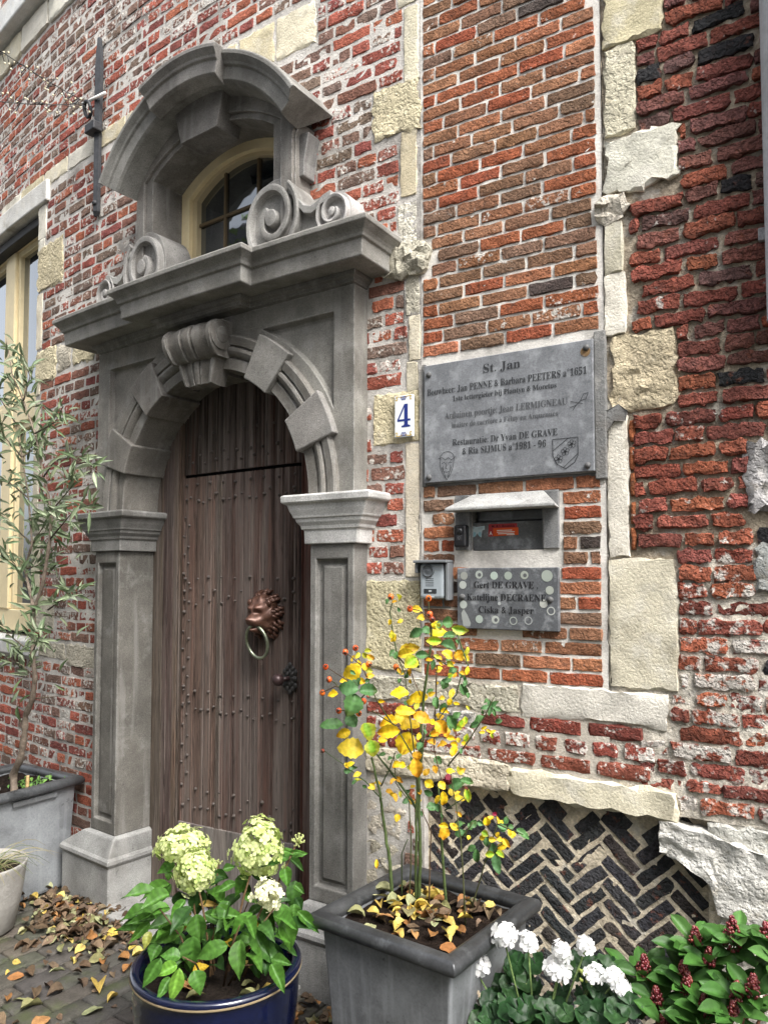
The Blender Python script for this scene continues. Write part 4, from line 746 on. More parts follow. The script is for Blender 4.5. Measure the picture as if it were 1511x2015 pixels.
for s0, s1 in ((.49, .56), (-.525, -.455)):                   # little brackets under the hood ends
    m = PM((.16, .155, .15)); m.prism([(s0, 3.28), (s1, 3.28), (s1, 3.34), (s0 * .5 + s1 * .5 + (.06 if s0 > 0 else -.06), 3.46), (s0, 3.47)] if s0 > 0 else [(s0, 3.28), (s1, 3.28), (s1, 3.47), (s0 - .02, 3.46), (s0, 3.34)], .0, .075); m.build('hood_bracket', 'bluestone', portal, .005)
m = PM((.22, .215, .205)); m.box(-.62, .62, -.14, .20, -.02, .035, 5); m.build('doorstep', 'bluestone', portal, .008)

# arched little window
tw = empty('arched_window', W(C, 0, 2.95), 'small cream framed arched window under the curved stone hood', 'window')
fo = archpts(.45, 3.54, .14); fi = archpts(.345, 3.50, .115)
m = MB(WP, CR); poly = [(.465, 2.93)] + fo + [(-.435, 2.93), (-.33, 2.93)] + list(reversed(fi)) + [(.36, 2.93)]
m.prism(poly, -.16, -.075); m.build('window_frame', 'cream', tw, .008)
fj = archpts(.315, 3.49, .11)
m = MB(WP, (.50, .41, .25)); poly = [(.365, 2.93)] + archpts(.35, 3.502, .117) + [(-.335, 2.93), (-.30, 2.93)] + list(reversed(fj)) + [(.33, 2.93)]
m.prism(poly, -.16, -.10); m.build('window_bead', 'cream', tw, .004)
us = [-.335, -.113, .113, .365]; zs = [2.93, 3.16, 3.37, 3.61]
def topz(s): return 3.49 + .11 - ((s - .015) ** 2) / .33 * .36
for i in range(3):
    for j in range(3):
        a, b = us[i], us[i + 1]
        if j < 2: poly = [(a, zs[j]), (b, zs[j]), (b, zs[j + 1]), (a, zs[j + 1])]
        else:
            ss = [b + (a - b) * q / 5 for q in range(6)]; poly = [(a, zs[2]), (b, zs[2])] + [(s, topz(s)) for s in ss]
        m = MB(WP, (1, 1, 1)); m.prism(poly, -.138, -.130); m.build('window_pane', 'glass', tw)
for s in (-.113, .113):  # cream bars coloured dark brown: their shade is put into the colour
    m = MB(WP, (.10, .07, .035)); m.box(s - .007, s + .007, -.14, -.118, 2.93, 3.585); m.build('glazing_bar', 'cream', tw)
for z in (3.16, 3.37):
    m = MB(WP, (.10, .07, .035)); m.box(-.33, .36, -.14, -.116, z - .007, z + .007); m.build('glazing_bar', 'cream', tw)
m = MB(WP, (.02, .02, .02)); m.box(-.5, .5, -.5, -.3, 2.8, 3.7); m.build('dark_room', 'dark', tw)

# ================================================================== PLANK DOOR
door = empty('plank_door', W(C, -.1, 0), 'dark weathered oak plank door studded with iron nails inside the stone arch', 'door')
WD = (.095, .064, .052); WG = (.16, .125, .105)
def clip_top(s, top):
    r = .615
    return min(top, AZ + math.sqrt(max(0.0, r * r - s * s)))
def plank(s0, s1, z0, z1, nf=-.10, grooves=(), c=WD, name='plank', arch=False, parent=None):
    """vertical board with scored grooves; arched top cut to the stone ring"""
    m = MB(WP, jit(c, .3)); m.smooth = False
    cs = [(s0, nf - .02), (s0, nf - .003), (s0 + .004, nf)]
    for g in grooves: cs += [(g - .006, nf), (g - .002, nf - .009), (g + .002, nf - .009), (g + .006, nf)]
    cs += [(s1 - .004, nf), (s1, nf - .003), (s1, nf - .02)]
    zt = lambda s: clip_top(s, z1) if arch else z1
    ks = 8
    rows = [[m.p(s, n, z0 + (zt(s) - z0) * q / ks) for s, n in cs] for q in range(ks + 1)]
    m.grid(rows)
    m.face(*rows[-1]); m.face(*reversed(rows[0]))
    return m.build(name, 'wood', parent or door)
JB = (.10, .075, .06)
for s0, s1, g, arch in ((-.625, -.54, (), True), (-.538, -.46, (-.50,), True), (-.458, -.378, (-.42, -.40), True)): plank(s0, s1, .045, 2.9, -.104, g, JB, 'frame_board', arch)
for s0, s1 in ((.405, .47), (.472, .625)): plank(s0, s1, .045, 2.9, -.104, (s0 + .012,), (.10, .028, .018) if s0 > .42 else (.085, .04, .03), 'frame_board', True)
P3 = ((-.373, -.097), (-.094, .158), (.161, .400))
for s0, s1 in P3:
    w = s1 - s0
    plank(s0, s1, .09, 2.095, -.094, [s0 + w * t for t in (.07, .12, .34, .38, .62, .80, .86, .95)], WD, 'plank')
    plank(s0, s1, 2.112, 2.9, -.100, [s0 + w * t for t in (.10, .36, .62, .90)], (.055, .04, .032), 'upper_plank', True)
for s in (-.0955, .1595):                                     # beaded cover strips over the joints
    plank(s - .014, s + .014, .09, 2.09, -.088, (s - .004, s + .005), (.10, .075, .06), 'cover_strip')
m = MB(WP, (.15, .13, .12)); m.prism([(-.372, .09), (.399, .09), (.399, .10), (-.372, .10)], -.10, -.088); m.build('sill_strip', 'greywood', door, .002)
for i in range(9):
    a = -.372 + i * .0857
    m = MB(WP, jit((.17, .15, .14), .15)); m.prism([(a + .001, .10), (a + .0845, .10), (a + .0845, .428 + .004 * i), (a + .001, .424 + .004 * i)], -.10, -.0865); m.build('kick_board', 'greywood', door, .003)
# nail heads
nail = MB(ident, (.075, .06, .052)); nail.smooth = True
rows = [[nail.p(r * math.cos(t), -y, r * math.sin(t)) for t in [6.2832 * q / 8 for q in range(8)]] for r, y in ((.010, -.003), (.009, .003), (.005, .008), (.0006, .0095))]
nail.grid(rows, wrap=True)
nail_me = None
def stud(s, z, n=-.092, sc=1.0):
    global nail_me
    if nail_me is None:
        o = nail.build('stud', 'iron', door, local=True); nail_me = o.data
    else:
        o = bpy.data.objects.new('stud', nail_me); col.objects.link(o); o.parent = door
    o.location = WP(s + R.uniform(-.007, .007), n, z + R.uniform(-.008, .008)) - door.location
    o.rotation_euler = (0, R.uniform(0, 6), -wphi(C + s)); o.scale = (sc * R.uniform(.6, 1.0),) * 3
for z0 in (2.062, 1.603, 1.06, .60):
    for i in range(9):
        s = -.345 + i * .09
        stud(s, z0); stud(s + .04 if s < .35 else s, z0 - .058 - (.03 if i % 2 else 0))
for z0 in (1.985, 1.49, .985, .51):
    for i in range(9): stud(-.345 + i * .09, z0 - (.012 if i % 2 else 0))
z = 1.9
while z > .7:
    stud(-.352, z); stud(-.315, z - .045); z -= .092
for i in range(8): stud(-.33 + .085 * i, 2.21, -.098); stud(-.30 + .085 * i, 2.165, -.098); stud(-.25 + .1 * i, 2.30, -.098) if i < 6 else None
# knob on a pierced rosette
m = MB(WP, (.03, .028, .027)); m.smooth = True
for i in range(12):
    t = 6.2832 * i / 12; rr = .05 + .008 * (i % 2)
    c0 = (.362 + .6 * rr * math.cos(t), -.086, 1.165 + rr * math.sin(t))
    m.ball((c0[0], c0[1], c0[2]), .014, 6, (1, .5, 1))
for i in range(8):
    t = 6.2832 * i / 8; m.ball((.362 + .018 * math.cos(t), -.084, 1.165 + .026 * math.sin(t)), .011, 6, (1, .5, 1))
m.prism([(.362 + .03 * math.cos(6.2832 * i / 14), 1.165 + .045 * math.sin(6.2832 * i / 14)) for i in range(14)], -.095, -.084)
m.build('rosette', 'iron', door)
m = MB(WP, (.05, .03, .03)); m.smooth = True
m.tube([(.355, -.09, 1.165), (.345, -.055, 1.163)], [.011, .009], 8); m.ball((.338, -.035, 1.162), .027, 14); m.build('door_knob', 'bronze', door)
# the strap gap above the leaf
m = MB(WP, (.006, .006, .006)); m.box(-.375, .402, -.13, -.115, 2.085, 2.125, 3); m.build('gap_rebate', 'dark', door)

# ---- lion knocker
kn = empty('lion_knocker', WP(.215, -.09, 1.44), 'brown bronze lion head door knocker holding a round brass ring', 'door knocker')
def KN(x, y, z): return W(C + .215 + x, -.09 + y, 1.44 + z)  # x along the door, y out of it
BZ = (.12, .058, .040)
m = MB(KN, BZ); m.smooth = True
def blob(c, r, sc=(1, 1, 1), k=10): m.ball(c, r, k, sc)
# one continuous head: radial skin over a profile that bulges into brow, muzzle and chin
NA, NR = 64, 26
def headn(x, z):
    r = math.hypot(x / .078, z / .092)
    base = .060 * max(0.0, 1 - r * r) ** .5
    brow = .020 * math.exp(-((z - .030) / .016) ** 2) * math.exp(-((abs(x) - .022) / .018) ** 2)
    eye = -.018 * math.exp(-((z - .012) / .010) ** 2) * math.exp(-((abs(x) - .026) / .011) ** 2)
    ball_ = .008 * math.exp(-((z - .012) / .006) ** 2) * math.exp(-((abs(x) - .026) / .006) ** 2)
    muz = .036 * math.exp(-(((z + .032) / .032) ** 2 + (x / .034) ** 2) ** 2)
    nose = .007 * math.exp(-((z + .000) / .034) ** 2) * math.exp(-(x / .016) ** 2) + .006 * math.exp(-((z + .020) / .008) ** 2) * math.exp(-(x / .017) ** 4)
    mouth = -.026 * math.exp(-((z + .052) / .006) ** 2) * math.exp(-(x / .028) ** 2)
    chin = .032 * math.exp(-((z + .070) / .012) ** 2) * math.exp(-(x / .022) ** 2)
    cheek = .012 * math.exp(-((z + .028) / .02) ** 2) * math.exp(-((abs(x) - .036) / .014) ** 2)
    return .02 + base + brow + eye + ball_ + muz + nose + mouth + chin + cheek
rows = []
for j in range(NR + 3):
    f = min(1.0, j / NR)
    row = []
    for i in range(NA):
        t = 6.28318 * i / NA
        lock = 1 + .10 * math.sin(9 * t + 1.5 * math.sin(3 * t)) * (f ** 4)
        x = .078 * f * lock * math.sin(t); z = .092 * f * lock * math.cos(t)
        y = headn(x, z) + (.012 * math.sin(9 * t + 7 * f) * max(0, f - .6) * 2.2 if .6 < f else 0)
        if j > NR: y = .012 if j == NR + 1 else 0.0
        row.append(m.p(x, y, z))
    rows.append(row)
m.grid(rows, wrap=True)
m.build('lion_head', 'bronze', kn)
m = MB(KN, (.10, .048, .033)); m.smooth = True                 # locks of the mane combed back round the face
for ring_, (rr, num, ln, y0) in enumerate(((.060, 15, .026, .040), (.074, 18, .024, .028), (.086, 21, .020, .014))):
    for i in range(num):
        t = 6.28318 * (i + .5 * ring_) / num
        if 2.70 < t < 3.58: continue
        sd = 1 if math.sin(t) >= 0 else -1; sw = .010 * sd * (1 if i % 2 else -.6)
        od = Vector((math.sin(t), 0, 1.12 * math.cos(t))); tn = Vector((math.cos(t), 0, -math.sin(t)))
        q = lambda f, y, w: od * (rr + ln * f) + Vector((0, y, -.006 * f)) + tn * w
        m.tube([q(0, y0, 0), q(.35, y0 - .004, sw * .8), q(.7, y0 - .014, sw), q(1.0, y0 - .028, -sw * .2)], [.007, .0095, .0085, .005], 7)
for sx in (-1, 1): m.ball((sx * .056, .046, .052), .016, 8, (1, .8, 1.1))
m.build('mane', 'bronze', kn)
m = MB(KN, (.30, .33, .24)); m.smooth = True
rc = Vector((0.0, .075, -.120)); rows = []
for i in range(36):
    t = 6.28318 * i / 36; c0 = rc + Vector((.062 * math.sin(t), -.035 * (1 - math.cos(t)) * .5, .072 * math.cos(t))); od = Vector((math.sin(t), 0, math.cos(t)))
    rows.append([m.p(*(c0 + (od * math.cos(q) + Vector((0, 1, 0)) * math.sin(q)) * .0075)) for q in [6.2832 * w / 8 for w in range(8)]])
rows.append(rows[0]); m.grid(rows, wrap=True); m.build('ring', 'brass', kn)

# ================================================================== THINGS FIXED TO THE WALL
def serif(s):
    o = ''
    for ch in s:
        if 'A' <= ch <= 'Z': o += chr(0x1D400 + ord(ch) - 65)
        elif 'a' <= ch <= 'z': o += chr(0x1D41A + ord(ch) - 97)
        elif '0' <= ch <= '9': o += chr(0x1D7CE + ord(ch) - 48)
        else: o += ch
    return o
def lettering(s, u0, u1, zb, cap, n, parent, m='ink', c=(.025, .026, .028), ser=True, name='lettering'):
    cu = bpy.data.curves.new('lettering', 'FONT'); cu.body = serif(s) if ser else s; cu.size = 1.0; cu.resolution_u = 2
    if not ser: cu.offset = .012
    o = bpy.data.objects.new('lettering_curve', cu); col.objects.link(o)
    dg = bpy.context.evaluated_depsgraph_get(); dg.update()
    me = bpy.data.meshes.new_from_object(o.evaluated_get(dg), depsgraph=dg)
    bpy.data.objects.remove(o); bpy.data.curves.remove(cu)
    xs = [v.co.x for v in me.vertices]; x0, x1 = min(xs), max(xs)
    kx = (u1 - u0) / (x1 - x0); ky = cap / .70
    mb = MB(W, c)
    for v in me.vertices: mb.p(u0 + (v.co.x - x0) * kx, n, zb + v.co.y * ky)
    for p in me.polygons: mb.face(*p.vertices)
    bpy.data.meshes.remove(me)
    return mb.build(name, m, parent)
def ribbon(mb, pts, w, n):
    """thin scored line along (u,z) points"""
    for (a, b), (c, d) in zip(pts[:-1], pts[1:]):
        L = math.hypot(c - a, d - b) or 1e-6; du, dz = -(d - b) / L * w / 2, (c - a) / L * w / 2
        mb.face(mb.p(a + du, n, b + dz), mb.p(a - du, n, b - dz), mb.p(c - du, n, d - dz), mb.p(c + du, n, d + dz))
def disc(mb, u, z, n, r, k=14, ir=0.0):
    o = [mb.p(u + r * math.cos(6.2832 * i / k), n, z + r * math.sin(6.2832 * i / k)) for i in range(k)]
    if ir:
        q = [mb.p(u + ir * math.cos(6.2832 * i / k), n, z + ir * math.sin(6.2832 * i / k)) for i in range(k)]; mb.grid([q, o], wrap=True)
    else: mb.face(*o)
def bolt(u, z, n, parent, r=.011, c=(.09, .09, .09)):
    m = MB(W, c); m.smooth = True
    k = 10; rows = [[m.p(u + q * math.cos(6.2832 * i / k), n + h, z + q * math.sin(6.2832 * i / k)) for i in range(k)] for q, h in ((r, -.004), (r, .003), (r * .8, .007), (r * .35, .009), (.0004, .0095))]
    m.grid(rows, wrap=True); m.build('bolt', 'iron', parent)

pq = empty('stone_plaque', W(.357, 0, 1.957), 'large grey bluestone plaque headed St. Jan bolted to the wall above the letterbox', 'plaque')
m = MB(W, (.185, .193, .206)); m.box(.036, .677, .006, .026, 1.957, 2.403, 4); m.build('slab', 'plaque', pq, .003)
m = MB(W, (.20, .20, .195)); m.box(.018, .036, -.02, .012, 1.945, 2.415); m.box(.677, .715, -.02, .018, 1.93, 2.43); m.box(.036, .677, -.02, .004, 1.94, 1.956, 3)
m.prism([(.715, 2.155), (.755, 2.17), (.782, 2.15), (.775, 2.12), (.742, 2.12), (.715, 2.09)], -.02, .013); m.build('cement_edge', 'mortar', pq, .004)
PN = .0275
for s, a, b, z, cap in (('St. Jan', .280, .421, 2.342, .032), ('Bouwheer: Jan PENNE & Barbara PEETERS a°1651', .051, .656, 2.287, .025), ('1ste lettergieter bij Plantyn & Moretus', .157, .551, 2.254, .019),
                     ('Arduinen poortje: Jean LERMIGNEAU', .124, .589, 2.191, .024), ('maitre de carrière à Féluy en Arquennes', .153, .555, 2.156, .018),
                     ('Restauratie: Dr Yvan DE GRAVE', .155, .553, 2.089, .024), ('& Ria SIJMUS a°1981 - 96', .195, .512, 2.053, .024)):
    lettering(s, a, b, z, cap, PN, pq, c=(.045, .047, .05) if z > 2.2 or z < 2.1 else (.09, .093, .098))
m = MB(W, (.03, .031, .034))
ribbon(m, [(.535, 2.075), (.623, 2.075), (.623, 2.015), (.612, 1.992), (.58, 1.971), (.548, 1.99), (.536, 2.018), (.535, 2.075)], .0022, PN)
ribbon(m, [(.535, 2.035), (.590, 2.075)], .0018, PN); ribbon(m, [(.572, 1.976), (.623, 2.020)], .0018, PN)
for fu, fz in ((.556, 2.006), (.579, 2.030), (.602, 2.054)):
    for i in range(5): disc(m, fu + .009 * math.cos(1.2566 * i + .4), fz + .009 * math.sin(1.2566 * i + .4), PN, .0064, 10, .0048)
    disc(m, fu, fz, PN, .004, 8)
m.build('coat_of_arms', 'ink', pq)
m = MB(W, (.04, .041, .044))
ribbon(m, [(.104, 2.04), (.106, 2.055), (.118, 2.066), (.132, 2.069), (.147, 2.066), (.159, 2.055), (.162, 2.04)], .0016, PN)
for pts in ([(.095, 2.045), (.112, 2.048), (.125, 2.038), (.137, 2.046), (.151, 2.037), (.168, 2.048)], [(.104, 2.04), (.106, 2.01), (.116, 1.985), (.131, 1.964), (.147, 1.986), (.157, 2.01), (.161, 2.04)],
            [(.110, 2.025), (.120, 2.030), (.126, 2.024)], [(.137, 2.024), (.144, 2.030), (.153, 2.025)], [(.131, 2.03), (.127, 2.006), (.135, 2.004)], [(.120, 1.995), (.131, 1.992), (.143, 1.996)],
            [(.111, 2.012), (.121, 1.99), (.126, 1.972)], [(.151, 2.012), (.141, 1.99), (.136, 1.972)], [(.115, 2.018), (.118, 2.0)], [(.147, 2.018), (.145, 2.0)]): ribbon(m, pts, .0017, PN)
m.build('mask_drawing', 'ink', pq)
m = MB(W, (.045, .046, .05))
for pts in ([(.634, 2.198), (.644, 2.219), (.660, 2.222), (.652, 2.201), (.634, 2.198)], [(.634, 2.198), (.618, 2.184), (.598, 2.178)], [(.599, 2.199), (.642, 2.186)], [(.618, 2.184), (.606, 2.166)]): ribbon(m, pts, .0018, PN)
m.build('quarry_mark', 'ink', pq)
m = MB(W, (.20, .125, .06)); disc(m, .652, 2.362, .0268, .017, 16); m.build('rust_stain', 'plaque', pq)
for u, z in ((.057, 2.366), (.655, 2.375), (.057, 1.978), (.655, 1.977)): bolt(u, z, .026, pq)

sp = empty('name_plate', W(.36, 0, 1.42), 'small dark bluestone name plate with pale glue spots below the letterbox', 'name plate')
m = MB(W, (.095, .10, .108)); m.box(.171, .550, .006, .028, 1.420, 1.638, 3); m.build('slab', 'plaque', sp, .003)
for s, a, b, z, cap in (('Gert DE GRAVE ,', .239, .479, 1.566, .024), ('Katelijne DECRAENE', .211, .507, 1.522, .024), ('Ciska & Jasper', .257, .462, 1.478, .024)): lettering(s, a, b, z, cap, .0295, sp, c=(.022, .022, .024))
for i, (u, z) in enumerate([(.2, 1.61), (.259, 1.614), (.317, 1.61), (.37, 1.61), (.43, 1.612), (.511, 1.609), (.195, 1.577), (.52, 1.56), (.197, 1.506), (.498, 1.514), (.259, 1.455), (.321, 1.455), (.388, 1.453), (.443, 1.455), (.524, 1.49), (.336, 1.512)]):
    r = .020 if i == 5 else (.006 if i == 15 else .0145); m = MB(W, jit((.36, .39, .36), .2)); disc(m, u, z, .0290, r, 16, .011 if i in (12, 13, 14) else 0)
    if i in (4, 11, 1): m.col((.10, .105, .11)); disc(m, u + .002, z - .001, .0293, .007, 9)
    m.build('glue_spot', 'print', sp)
m = MB(W, (.30, .32, .31)); m.face(*[m.p(u, .0288, z) for u, z in ((.188, 1.475), (.198, 1.49), (.212, 1.47), (.226, 1.44), (.222, 1.428), (.196, 1.428))])
m.build('glue_spot', 'print', sp)
bolt(.193, 1.534, .028, sp); bolt(.522, 1.528, .028, sp)

lb = empty('letterbox', W(.35, 0, 1.705), 'grey bluestone letterbox with sloping stone canopy and red name sticker', 'letterbox')
SB = (.165, .168, .172)
m = MB(W, SB); m.box(.155, .213, -.10, .010, 1.703, 1.905); m.box(.492, .549, -.10, .010, 1.703, 1.905); m.box(.213, .492, -.10, .010, 1.847, 1.905, 2); m.build('stone_frame', 'bluestone', lb, .003)
m = MB(W, (.35, .35, .34)); m.smooth = False
q = [m.p(*x) for x in ((.150, .085, 1.842), (.562, .085, 1.842), (.562, .085, 1.853), (.150, .085, 1.853), (.160, .008, 1.842), (.552, .008, 1.842), (.494, .012, 1.906), (.232, .012, 1.906))]
for f in ((0, 1, 2, 3), (3, 2, 6, 7), (0, 3, 7, 4), (1, 5, 6, 2), (0, 4, 5, 1), (4, 7, 6, 5)): m.face(*[q[i] for i in f])
m.build('canopy', 'bluestone', lb, .003)
m = MB(W, (.13, .134, .138)); m.box(.213, .492, -.10, -.022, 1.703, 1.804, 2); m.build('front_panel', 'plaque', lb, .002)
m = MB(W, (.14, .145, .15)); m.box(.213, .492, -.10, -.058, 1.804, 1.847, 2); m.box(.232, .488, -.058, -.036, 1.809, 1.843, 2); m.box(.232, .488, -.036, -.030, 1.812, 1.819, 2); m.build('slot_flap', 'zinc', lb, .001)
m = MB(W, (.30, .30, .30)); m.box(.484, .492, -.022, -.004, 1.703, 1.846); m.build('slot_jamb', 'bluestone', lb, .003)
SN = -.0212
m = MB(W, (.45, .045, .05)); m.face(*[m.p(u, SN, z) for u, z in ((.274, 1.752), (.385, 1.755), (.385, 1.797), (.276, 1.797))])
m.col((.80, .11, .02)); m.face(*[m.p(u, SN + .0004, z) for u, z in ((.293, 1.753), (.390, 1.755), (.390, 1.782), (.293, 1.782))])
m.col((.9, .85, .8))
for z, a, b in ((1.773, .308, .366), (1.767, .308, .376), (1.761, .312, .374), (1.757, .345, .376)): m.face(*[m.p(u, SN + .0007, zz) for u, zz in ((a, z - .0014), (b, z - .0014), (b, z + .0014), (a, z + .0014))])
stk = m.build('name_sticker', 'print', lb)
lettering('M. & I. Bousakla', .288, .376, 1.785, .0085, SN + .0008, lb, 'print', (.06, .01, .012), False)
lettering('A', .278, .290, 1.757, .014, SN + .0008, lb, 'print', (.9, .88, .85), False)
m = MB(W, (.62, .74, .78)); m.prism([(.212, 1.750), (.224, 1.757), (.231, 1.766), (.236, 1.757), (.246, 1.750), (.250, 1.775), (.260, 1.778), (.260, 1.792), (.228, 1.789), (.202, 1.794), (.202, 1.780), (.210, 1.776)], -.0222, SN + .0002)
m.col((.35, .6, .68)); 
for u in (.220, .241): m.face(*[m.p(u + .006 * math.cos(6.2832 * i / 10), SN + .0006, 1.762 + .009 * math.sin(6.2832 * i / 10)) for i in range(10)])
m.col((.3, .4, .42))
for a, b, z in ((.207, .221, 1.787), (.207, .218, 1.783), (.234, .254, 1.785), (.234, .25, 1.781)): ribbon(m, [(a, z), (b, z)], .0016, SN + .0006)
m.build('white_sticker', 'print', lb)

kb = empty('camera_bell', W(.194, 0, 1.709), 'small black camera doorbell on the edge of the stone letterbox', 'doorbell')
m = MB(W, (.012, .012, .014)); m.box(.166, .214, .010, .046, 1.712, 1.795); m.build('housing', 'plastic', kb, .009, seg=3)
m = MB(W, (.02, .02, .022)); m.smooth = True; m.prism([(.190 + .011 * math.cos(.4488 * i), 1.771 + .015 * math.sin(.4488 * i)) for i in range(14)], .04, .0475); m.build('lens', 'tile', kb)
m = MB(W, (.03, .03, .033)); m.box(.178, .202, .04, .0472, 1.735, 1.757); m.build('push_button', 'plastic', kb, .003)
m = MB(W, (.16, .16, .17)); ribbon(m, [(.185, 1.749), (.190, 1.753), (.195, 1.749), (.192, 1.744), (.190, 1.739), (.188, 1.744), (.185, 1.749)], .0012, .0476); m.build('bell_mark', 'print', kb)

ic = empty('intercom', W(.075, 0, 1.51), 'light grey video intercom with rain hood beside the name plate', 'intercom')
m = MB(W, (.33, .37, .40)); m.box(.026, .128, .0, .048, 1.524, 1.655); m.build('housing', 'plastic', ic, .012, seg=3)
m = MB(W, (.16, .17, .18)); m.box(.008, .146, .0, .066, 1.657, 1.668); m.box(.134, .146, .0, .05, 1.52, 1.657); m.box(.008, .018, .0, .052, 1.62, 1.657); m.box(.018, .134, -.01, .004, 1.49, 1.657); m.build('rain_hood', 'plastic', ic, .003)
m = MB(W, (.10, .11, .12)); m.smooth = True; k = 20
rows = [[m.p(.064 + r * math.cos(6.2832 * i / k), n, 1.628 + r * .92 * math.sin(6.2832 * i / k)) for i in range(k)] for r, n in ((.025, .046), (.025, .052), (.022, .054), (.019, .05), (.012, .051), (.001, .053))]
m.grid(rows, wrap=True); m.build('camera_lens', 'tile', ic)
m = MB(W, (.10, .11, .12))
for i in range(5): m.box(.052, .086, .046, .0486, 1.572 + .0066 * i, 1.5745 + .0066 * i)
m.build('speaker_grille', 'plastic', ic)
m = MB(W, (.03, .033, .036)); m.box(.046, .098, .044, .0492, 1.545, 1.562); m.col((.35, .38, .40)); m.box(.066, .078, .049, .050, 1.550, 1.557); m.build('name_button', 'plastic', ic, .001)
m = MB(W, (.5, .54, .56)); ribbon(m, [(.062, 1.533), (.088, 1.533)], .005, .0487); m.build('maker_mark', 'print', ic)

ht = empty('house_number_tile', W(-.055, 0, 2.142), 'white glazed tile with a blue figure 4 beside the large plaque', 'house number')
m = MB(W, (.80, .83, .84)); m.box(-.095, -.015, .008, .022, 2.143, 2.304); m.build('tile', 'tile', ht, .002)
TN = .0226
lettering('4', -.083, -.025, 2.180, .088, TN, ht, 'print', (.018, .035, .20))
m = MB(W, (.55, .38, .06))
def curl(x, z, sx, sz):
    ribbon(m, [(x + sx * a, z + sz * b) for a, b in ((.000, -.004), (.004, -.010), (.009, -.006), (.007, .001), (.001, .003), (.010, .006), (.022, .004), (.030, .001))], .0032, TN)
curl(-.091, 2.295, 1, 1); curl(-.019, 2.295, -1, 1); curl(-.091, 2.152, 1, -1); curl(-.019, 2.152, -1, -1)
m.col((.05, .07, .25))
for sz, z in ((1, 2.292), (-1, 2.155)):
    for x in (-.012, -.004, .004, .012): ribbon(m, [(-.055 + x, z + sz * .006), (-.055 + x * .5, z - sz * .006)], .0035, TN)
    ribbon(m, [(-.070, z + sz * .007), (-.040, z + sz * .007)], .003, TN)
m.build('tile_ornament', 'print', ht)

an = empty('wall_anchor', W(-2.08, 0, 3.58), 'long black wrought iron wall anchor left of the window hood', 'wall anchor')
m = MB(W, (.028, .030, .034)); rows = [[m.p(-2.075 + a, b, z) for a, b in ((-w, .012), (-w, .03), (0, .03 + d), (w, .03), (w, .012))] for z, w, d in ((3.575, .008, 0), (3.60, .022, .012), (3.95, .024, .014), (4.40, .03, .016), (4.50, .022, .012), (4.585, .008, 0))]
m.grid(list(rows)); m.build('bar', 'iron', an)
m = MB(W, (.025, .026, .03)); m.box(-2.125, -2.03, .02, .075, 4.035, 4.085); m.build('collar', 'iron', an, .006)
m = MB(W, (.025, .026, .03)); m.smooth = True; m.tube([W(-2.12 + .035 * math.cos(t), .07, 4.19 + .045 * math.sin(t)) for t in [6.2832 * i / 12 for i in range(13)]] if 0 else [(-2.12 + .03 * math.cos(6.2832 * i / 12), .06 + .01 * math.sin(6.2832 * i / 12), 4.18 + .04 * math.sin(6.2832 * i / 12)) for i in range(13)], .010, 6, False); m.build('hook_ring', 'iron', an)
m = MB(W, (.025, .026, .03)); m.smooth = True; m.ball((-2.07, .035, 3.645), .016, 8); m.build('bolt', 'iron', an)
m = MB(W, (.72, .72, .70)); m.smooth = True; m.tube([(-2.15, .075, 4.215), (-1.99, .03, 4.235)], .008, 6); m.build('cable_tie', 'plastic', an)

def lights(label, p0, p1, sag, nb, sd):
    rr = random.Random(sd)
    o = empty('string_lights', W(-2.10, .09, 4.20), label, 'fairy lights', 'fairy lights strung from the iron anchor')
    a, b = W(*p0), W(*p1); pts = []
    for i in range(41):
        t = i / 40; p = a.lerp(b, t); p.z -= sag * 4 * t * (1 - t); pts.append(p)
    m = MB(ident, (.018, .018, .016)); m.smooth = True; m.tube(pts, .0022, 5); bulbs = MB(ident, (.62, .56, .40)); bulbs.smooth = True
    for i in range(nb):
        t = .02 + .96 * i / nb; p = a.lerp(b, t); p.z -= sag * 4 * t * (1 - t)
        d = Vector((rr.uniform(-1, 1), rr.uniform(-.5, .5), rr.uniform(-1, .8))).normalized() * .045
        m.tube([p, p + d], [.0018, .0022], 4); bulbs.ball(p + d * 1.18, .0065, 6)
    m.build('cable', 'iron', o); bulbs.build('bulb', 'print', o, kind='stuff')
lights('string of tiny fairy lights rising steeply from the iron anchor', (-2.10, .09, 4.20), (-2.26, .75, 4.41), .02, 44, 1)
lights('string of tiny fairy lights hanging nearly level from the iron anchor', (-2.10, .09, 4.19), (-2.25, .75, 3.99), .03, 34, 2)

dp = empty('downpipe', W(1.265, .07, 0), 'grey speckled drainpipe running up the far right of the wall', 'drainpipe')
m = MB(W, (.40, .41, .43)); m.smooth = True
rows = [[m.p(1.265 + .062 * math.cos(t), .075 + .062 * math.sin(t), z) for t in [6.2832 * q / 20 for q in range(20)]] for z in (2.35, 3.0, 3.7, 4.6, 6.0)]
m.grid(rows, wrap=True); m.face(*rows[0]); m.build('pipe', 'palepot', dp)
m = MB(W, (.30, .30, .31)); m.box(1.18, 1.35, -.02, .02, 2.62, 2.66); m.build('pipe_bracket', 'iron', dp, .004)

